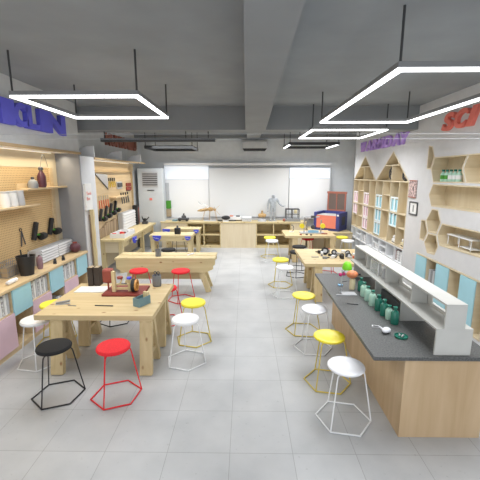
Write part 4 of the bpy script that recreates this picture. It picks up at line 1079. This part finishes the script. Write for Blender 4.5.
# ---------------------------------------------------------------- robot parts on right table
def parts_gear(loc, r, label):
    t = thing('robot_motor_unit', label, 'robot motor', loc, 0, 'robot wheels and motors')
    Rm = Matrix.Rotation(math.radians(70), 4, 'X')
    MB().lathe([(r * .55, -.02), (r, -.02), (r, .02), (r * .55, .02), (r * .55, -.02)], 16, mat=TR(0, 0, r) @ Rm).build('tyre', 'rubber', t, smooth=True)
    MB().lathe([(0, -.025), (r * .5, -.025), (r * .5, .025), (0, .025)], 12, mat=TR(0, 0, r) @ Rm).build('hub', 'lgrey', t, smooth=True)
pos = [(1.84, 7.82, .085, 'large black wheel at the left of the robot parts pile'), (2.04, 7.80, .06, 'second black wheel in the robot parts pile'), (2.0, 7.52, .045, 'small black wheel at the pile front left'),
       (2.14, 7.50, .05, 'small black wheel at the pile front middle'), (2.30, 7.52, .055, 'black wheel at the pile front right'), (2.36, 7.82, .05, 'black wheel at the pile rear right')]
for x, y, r, l in pos: parts_gear((x, y, .801), r, l)
for k in range(14):
    x = 1.75 + (k % 5) * .185; y = 7.42 + (k // 5) * .26 + .04 * (k % 2)
    t = thing('robot_part', ['grey', 'white', 'black', 'silver'][k % 4] + ' robot part ' + ['at the pile left rear', 'mid pile by big wheel', 'at the pile right', 'near the front wheels', 'in the pile centre', 'beside second wheel', 'at the pile edge', 'behind small wheels', 'at the far pile corner', 'over the rear row', 'in the right rear row', 'by the orange cube', 'between front wheels', 'close to table middle'][k], 'robot part', (x, y, .801), k * .9, 'robot parts on the table')
    MB().box(-.05, .05, -.03, .03, 0, .05 + .02 * (k % 3)).build('housing', ['grey', 'white', 'black', 'steel'][k % 4], t, bevel=.008)
    MB().tube([(.05, 0, .03), (.10, 0, .03)], .014, 8).build('shaft', 'dgrey', t, smooth=True)
tag(MB().box(-.04, .04, -.04, .04, 0, .05).build('orange_cube', 'hole', loc=(2.42, 7.48, .801), rz=.4, bevel=.005), 'orange cube at the right of robot parts', 'cube')
tag(MB().box(-.08, .08, -.012, .012, 0, .015).build('pen', 'grey', loc=(1.56, 7.55, .801)), 'grey pen on the robot parts table', 'pen')
tag(MB().beam((2.02, 7.22, .806), (2.08, 7.32, .806), .006, .006, (0, 0, 1)).build('screw', 'tan'), 'small tan stick before the robot pile', 'stick')

# rig on far right table
t = thing('motor_rig', 'white and steel motor rig with yellow wheels on far right table', 'model', (1.85, 10.75, .801))
m = MB().box(-.12, .62, -.08, .20, 0, .03)
m.build('base_plate', 'lgrey', t)
MB().tube([(0, 0, .03), (0, 0, .52)], .02, 8).tube([(.10, .06, .03), (.10, .06, .48)], .012, 8).tube([(.52, 0, .03), (.52, 0, .42)], .02, 8).build('posts', 'steel', t, smooth=True)
MB().box(-.10, .46, -.03, .03, .50, .53).build('cross_beam', 'lgrey', t)
MB().box(.20, .34, -.04, .04, .48, .55).build('black_motor', 'dgrey', t)
for wx in (-.08, .56): MB().lathe([(0, -.04), (.075, -.04), (.075, .04), (0, .04)], 14, mat=TR(wx, -.05, .24) @ Matrix.Rotation(PI / 2, 4, 'X')).build('yellow_wheel', 'yellow', t, smooth=True)
MB().ball((.27, 0, .20), .07, n=8).build('hub_motor', 'dgrey', t, smooth=True)
MB().box(.12, .44, -.07, .0, .031, .10).build('circuit_case', 'skyblue', t)
t = thing('desk_microscope', 'small white and black loop shaped device on far right table left end', 'device', (1.50, 11.0, .801))
MB().lathe([(.06, 0), (.075, 0), (.075, .02), (.06, .02), (.06, 0)], 16).build('base_ring', 'white', t)
MB().tube([(.06 * math.cos(a) + .0, 0, .12 + .10 * math.sin(a)) for a in [-1.2 + k * .35 for k in range(10)]], .012, 8).build('loop_arm', 'dgrey', t, smooth=True)
for k, (x, y, mt, lab) in enumerate(((1.88, 10.45, 'black', 'tiny black screw box left of the rig front'), (2.0, 10.38, 'dgrey', 'tiny dark box before the motor rig'), (1.70, 10.44, 'brickred', 'tiny red block on far right table front'), (2.45, 10.6, 'copper', 'thin reddish bar right of the motor rig'))):
    tag(MB().box(-.03 - .06 * (k == 3), .03 + .06 * (k == 3), -.025, .025, 0, .03).build('small_box', mt, loc=(x, y, .801)), lab, 'box')

# ---------------------------------------------------------------- things on the back cabinet
ZB = .946
def figure():
    t = thing('anatomy_figure', 'white standing human anatomy statue on the back cabinet', 'statue', (1.02, 12.56, ZB))
    h = .98
    V = {'pel': (0, 0, .50), 'ab': (0, 0, .58), 'ch': (0, .0, .72), 'nk': (0, -.005, .83), 'hd0': (0, -.01, .88), 'hd1': (0, -.01, .95),
         'hl': (-.055, 0, .48), 'kl': (-.075, -.01, .27), 'al': (-.08, .01, .05), 'fl': (-.09, -.06, .02),
         'hr': (.055, 0, .48), 'kr': (.05, -.02, .27), 'ar': (.05, .01, .05), 'fr': (.06, -.06, .02),
         'sl': (-.13, 0, .78), 'el': (-.19, .01, .60), 'wl': (-.19, -.02, .44), 'dl': (-.19, -.03, .38),
         'sr': (.13, 0, .78), 'er': (.22, -.04, .62), 'wr': (.33, -.12, .54), 'dr': (.38, -.15, .55)}
    E = [('pel', 'ab'), ('ab', 'ch'), ('ch', 'nk'), ('nk', 'hd0'), ('hd0', 'hd1'), ('pel', 'hl'), ('hl', 'kl'), ('kl', 'al'), ('al', 'fl'), ('pel', 'hr'), ('hr', 'kr'), ('kr', 'ar'), ('ar', 'fr'),
         ('ch', 'sl'), ('sl', 'el'), ('el', 'wl'), ('wl', 'dl'), ('ch', 'sr'), ('sr', 'er'), ('er', 'wr'), ('wr', 'dr')]
    rad = {'pel': .075, 'ab': .07, 'ch': .095, 'nk': .03, 'hd0': .045, 'hd1': .05, 'hl': .06, 'hr': .06, 'kl': .038, 'kr': .038, 'al': .024, 'ar': .024, 'fl': .02, 'fr': .02,
           'sl': .042, 'sr': .042, 'el': .028, 'er': .028, 'wl': .02, 'wr': .02, 'dl': .018, 'dr': .018}
    keys = list(V); me = bpy.data.meshes.new('body')
    me.from_pydata([V[k] for k in keys], [(keys.index(a), keys.index(b)) for a, b in E], [])
    o = bpy.data.objects.new('body', me); C.objects.link(o); o.parent = t; me.materials.append(M['statue'])
    sk = o.modifiers.new('skin', 'SKIN'); 
    for i, k in enumerate(keys):
        me.skin_vertices[0].data[i].radius = (rad[k] * 1.35, rad[k] * 1.35 * (.75 if k in ('ch', 'ab', 'pel') else 1))
        me.skin_vertices[0].data[i].use_root = (k == 'pel')
    sk.use_smooth_shade = True
    s = o.modifiers.new('sub', 'SUBSURF'); s.levels = 2; s.render_levels = 2
    for side, (bx, by, bz) in ((-1, V['dl']), (1, V['dr'])):
        m = MB()
        for q in range(4):
            dx = (q - 1.5) * .010
            if side < 0: m.tube([(bx + dx, by, bz), (bx + dx, by - .006, bz - .03), (bx + dx, by - .012, bz - .052 + abs(q - 1) * .004)], .0055, 6)
            else: m.tube([(bx, by + dx, bz), (bx + .028, by + dx - .008, bz + .008), (bx + .050 - abs(q - 1) * .004, by + dx - .01, bz + .02)], .0055, 6)
        if side < 0: m.tube([(bx + .012, by - .01, bz + .02), (bx + .028, by - .02, bz - .012)], .006, 6)
        else: m.tube([(bx - .01, by + .004, bz + .01), (bx + .012, by + .008, bz + .036)], .006, 6)
        m.build('fingers', 'statue', t, smooth=True)
    MB().ball((0, -.062, .925), .009, n=6).box(-.014, .014, -.060, -.054, .900, .904).build('nose_and_mouth', 'statue', t)
    MB().ball((-.018, -.056, .938), .006, n=6).ball((.018, -.056, .938), .006, n=6).build('eyes', 'grey', t)
    MB().box(-.16, .14, -.10, .08, -.0005, .006).build('base_plate', 'lgrey', t)
    return t
figure()
t = thing('insect_model', 'ochre mosquito model with thin legs on the back cabinet', 'model', (-1.24, 12.6, ZB))
MB().ball((0, 0, .42), .10, (1.1, .7, .75), n=10).build('thorax', 'insect', t, smooth=True)
MB().lathe([(0, 0), (.045, .02), (.055, .15), (.05, .30), (.02, .42), (0, .44)], 12, mat=TR(-.06, 0, .42) @ Matrix.Rotation(math.radians(-98), 4, 'Y')).build('abdomen', 'insect', t, smooth=True)
MB().ball((.15, 0, .40), .05, n=8).build('head', 'insect', t, smooth=True)
m = MB()
for s in (-1, 1):
    for k, dx in enumerate((-.30, -.05, .22)): m.tube([(0, 0, .38), (dx * .6, s * .10, .50), (dx, s * .16, .02)], .006, 5)
m.tube([(.18, 0, .39), (.34, -.02, .20)], .006, 5).tube([(.18, 0, .42), (.32, 0, .56)], .005, 5)
m.build('legs', 'insect', t)
MB().prism([(0, .46), (-.25, .62), (-.46, .70), (-.42, .64), (-.2, .52)], 'y', -.03, -.026).build('wing', 'glass', t)
MB().box(-.25, .2, -.14, .14, 0, .012).build('base_plate', 'lgrey', t)
MB().tube([(0, 0, .012), (0, 0, .36)], .01, 8).build('support_rod', 'whitemetal', t)
t = thing('crawler_device', 'small black crawler device left of the insect model', 'device', (-2.20, 12.45, ZB))
MB().box(-.20, .18, -.10, .10, .04, .12).build('chassis', 'dgrey', t, bevel=.02)
MB().tube([(-.14, -.12, .05), (-.14, .12, .05)], .045, 10).tube([(.12, -.12, .05), (.12, .12, .05)], .045, 10).build('wheels', 'black', t)
MB().lathe([(0, .12), (.09, .12), (.08, .19), (.03, .22), (.03, .28), (0, .28)], 12).build('turret', 'dgrey', t, smooth=True)
tag(MB().box(-2.62, -2.44, 12.4, 12.6, ZB, ZB + .05).build('flat_case', 'bluegrey', bevel=.005), 'flat grey case left of the black crawler', 'case')
t = thing('toucan_model', 'black bird shaped model with orange beak on back cabinet', 'model', (-.68, 12.38, ZB))
MB().ball((0, 0, .14), .10, (1.6, .7, .75), n=10).build('body', 'black', t, smooth=True)
MB().lathe([(.0, 0), (.03, .01), (.02, .12), (0, .14)], 8, mat=TR(.14, 0, .20) @ Matrix.Rotation(PI / 2, 4, 'Y')).build('beak', 'hole', t, smooth=True)
MB().box(-.30, -.12, -.03, .03, .02, .06).build('tail', 'black', t)
MB().box(-.1, .1, -.06, .06, 0, .04).build('base', 'white', t)
t = thing('laptop', 'thin silver laptop with dark keyboard edge on back cabinet', 'laptop', (-.46, 12.65, ZB))
MB().box(-.26, .14, -.15, .15, .0, .035).build('keyboard_base', 'dgrey', t)
MB().box(-.26, .34, -.12, .14, .036, .15).build('silver_body', 'whitemetal', t, bevel=.01)
MB().box(.14, .28, -.10, .05, .151, .185).build('dark_dial', 'dgrey', t)
t = thing('white_printer', 'flat white printer with dark slots right of the laptop', 'printer', (.62, 12.52, ZB))
MB().box(-.24, .10, -.16, .16, 0, .08).build('body', 'white', t, bevel=.008)
MB().box(-.235, .095, -.161, -.15, .081, .10).box(-.23, .09, -.165, -.155, .02, .035).build('slot', 'dgrey', t)
MB().box(-.24, .10, -.15, .16, .101, .15).build('lid', 'whitemetal', t, bevel=.008)
bpy.data.objects[t.name].location.x = .14
t = thing('clay_bust', 'small ochre pumpkin like sculpture on grey base left of statue', 'sculpture', (.62, 12.48, ZB))
m = MB()
for k in range(7):
    a = 2 * PI * k / 7; m.ball((.09 * math.cos(a), .06 * math.sin(a), .21), .065, (1, .8, 1.1), n=8)
m.build('lobes', 'insect', t, smooth=True)
MB().lathe([(0, .24), (.05, .25), (.03, .34), (.04, .37), (0, .40)], 10).build('stalk', 'insect', t, smooth=True)
MB().lathe([(0, 0), (.16, 0), (.14, .06), (.05, .08), (.05, .15), (0, .15)], 14).build('base', 'lgrey', t, smooth=True)
t = thing('desktop_printer_frame', 'small black framed 3D printer on the back cabinet right of statue', '3D printer', (1.43, 12.42, ZB))
m = MB()
for x in (.04, .26, .50):
    for y in (0, .28): m.box(x, x + .025, y, y + .025, .10, .42)
m.box(.04, .525, 0, .025, .42, .445).box(.04, .525, .28, .305, .42, .445).box(.04, .065, .026, .279, .42, .445).box(.50, .525, .026, .279, .42, .445).box(.065, .50, 0, .02, .25, .27)
m.build('frame', 'dgrey', t)
MB().box(0, .56, -.03, .33, 0, .098).build('base_box', 'grey', t, bevel=.005)
MB().box(.35, .45, .08, .2, .28, .40).build('print_head', 'cream', t)
MB().ball((-.03, -.02, .06), .05, n=8).build('filament_spool', 'copper', t, smooth=True)
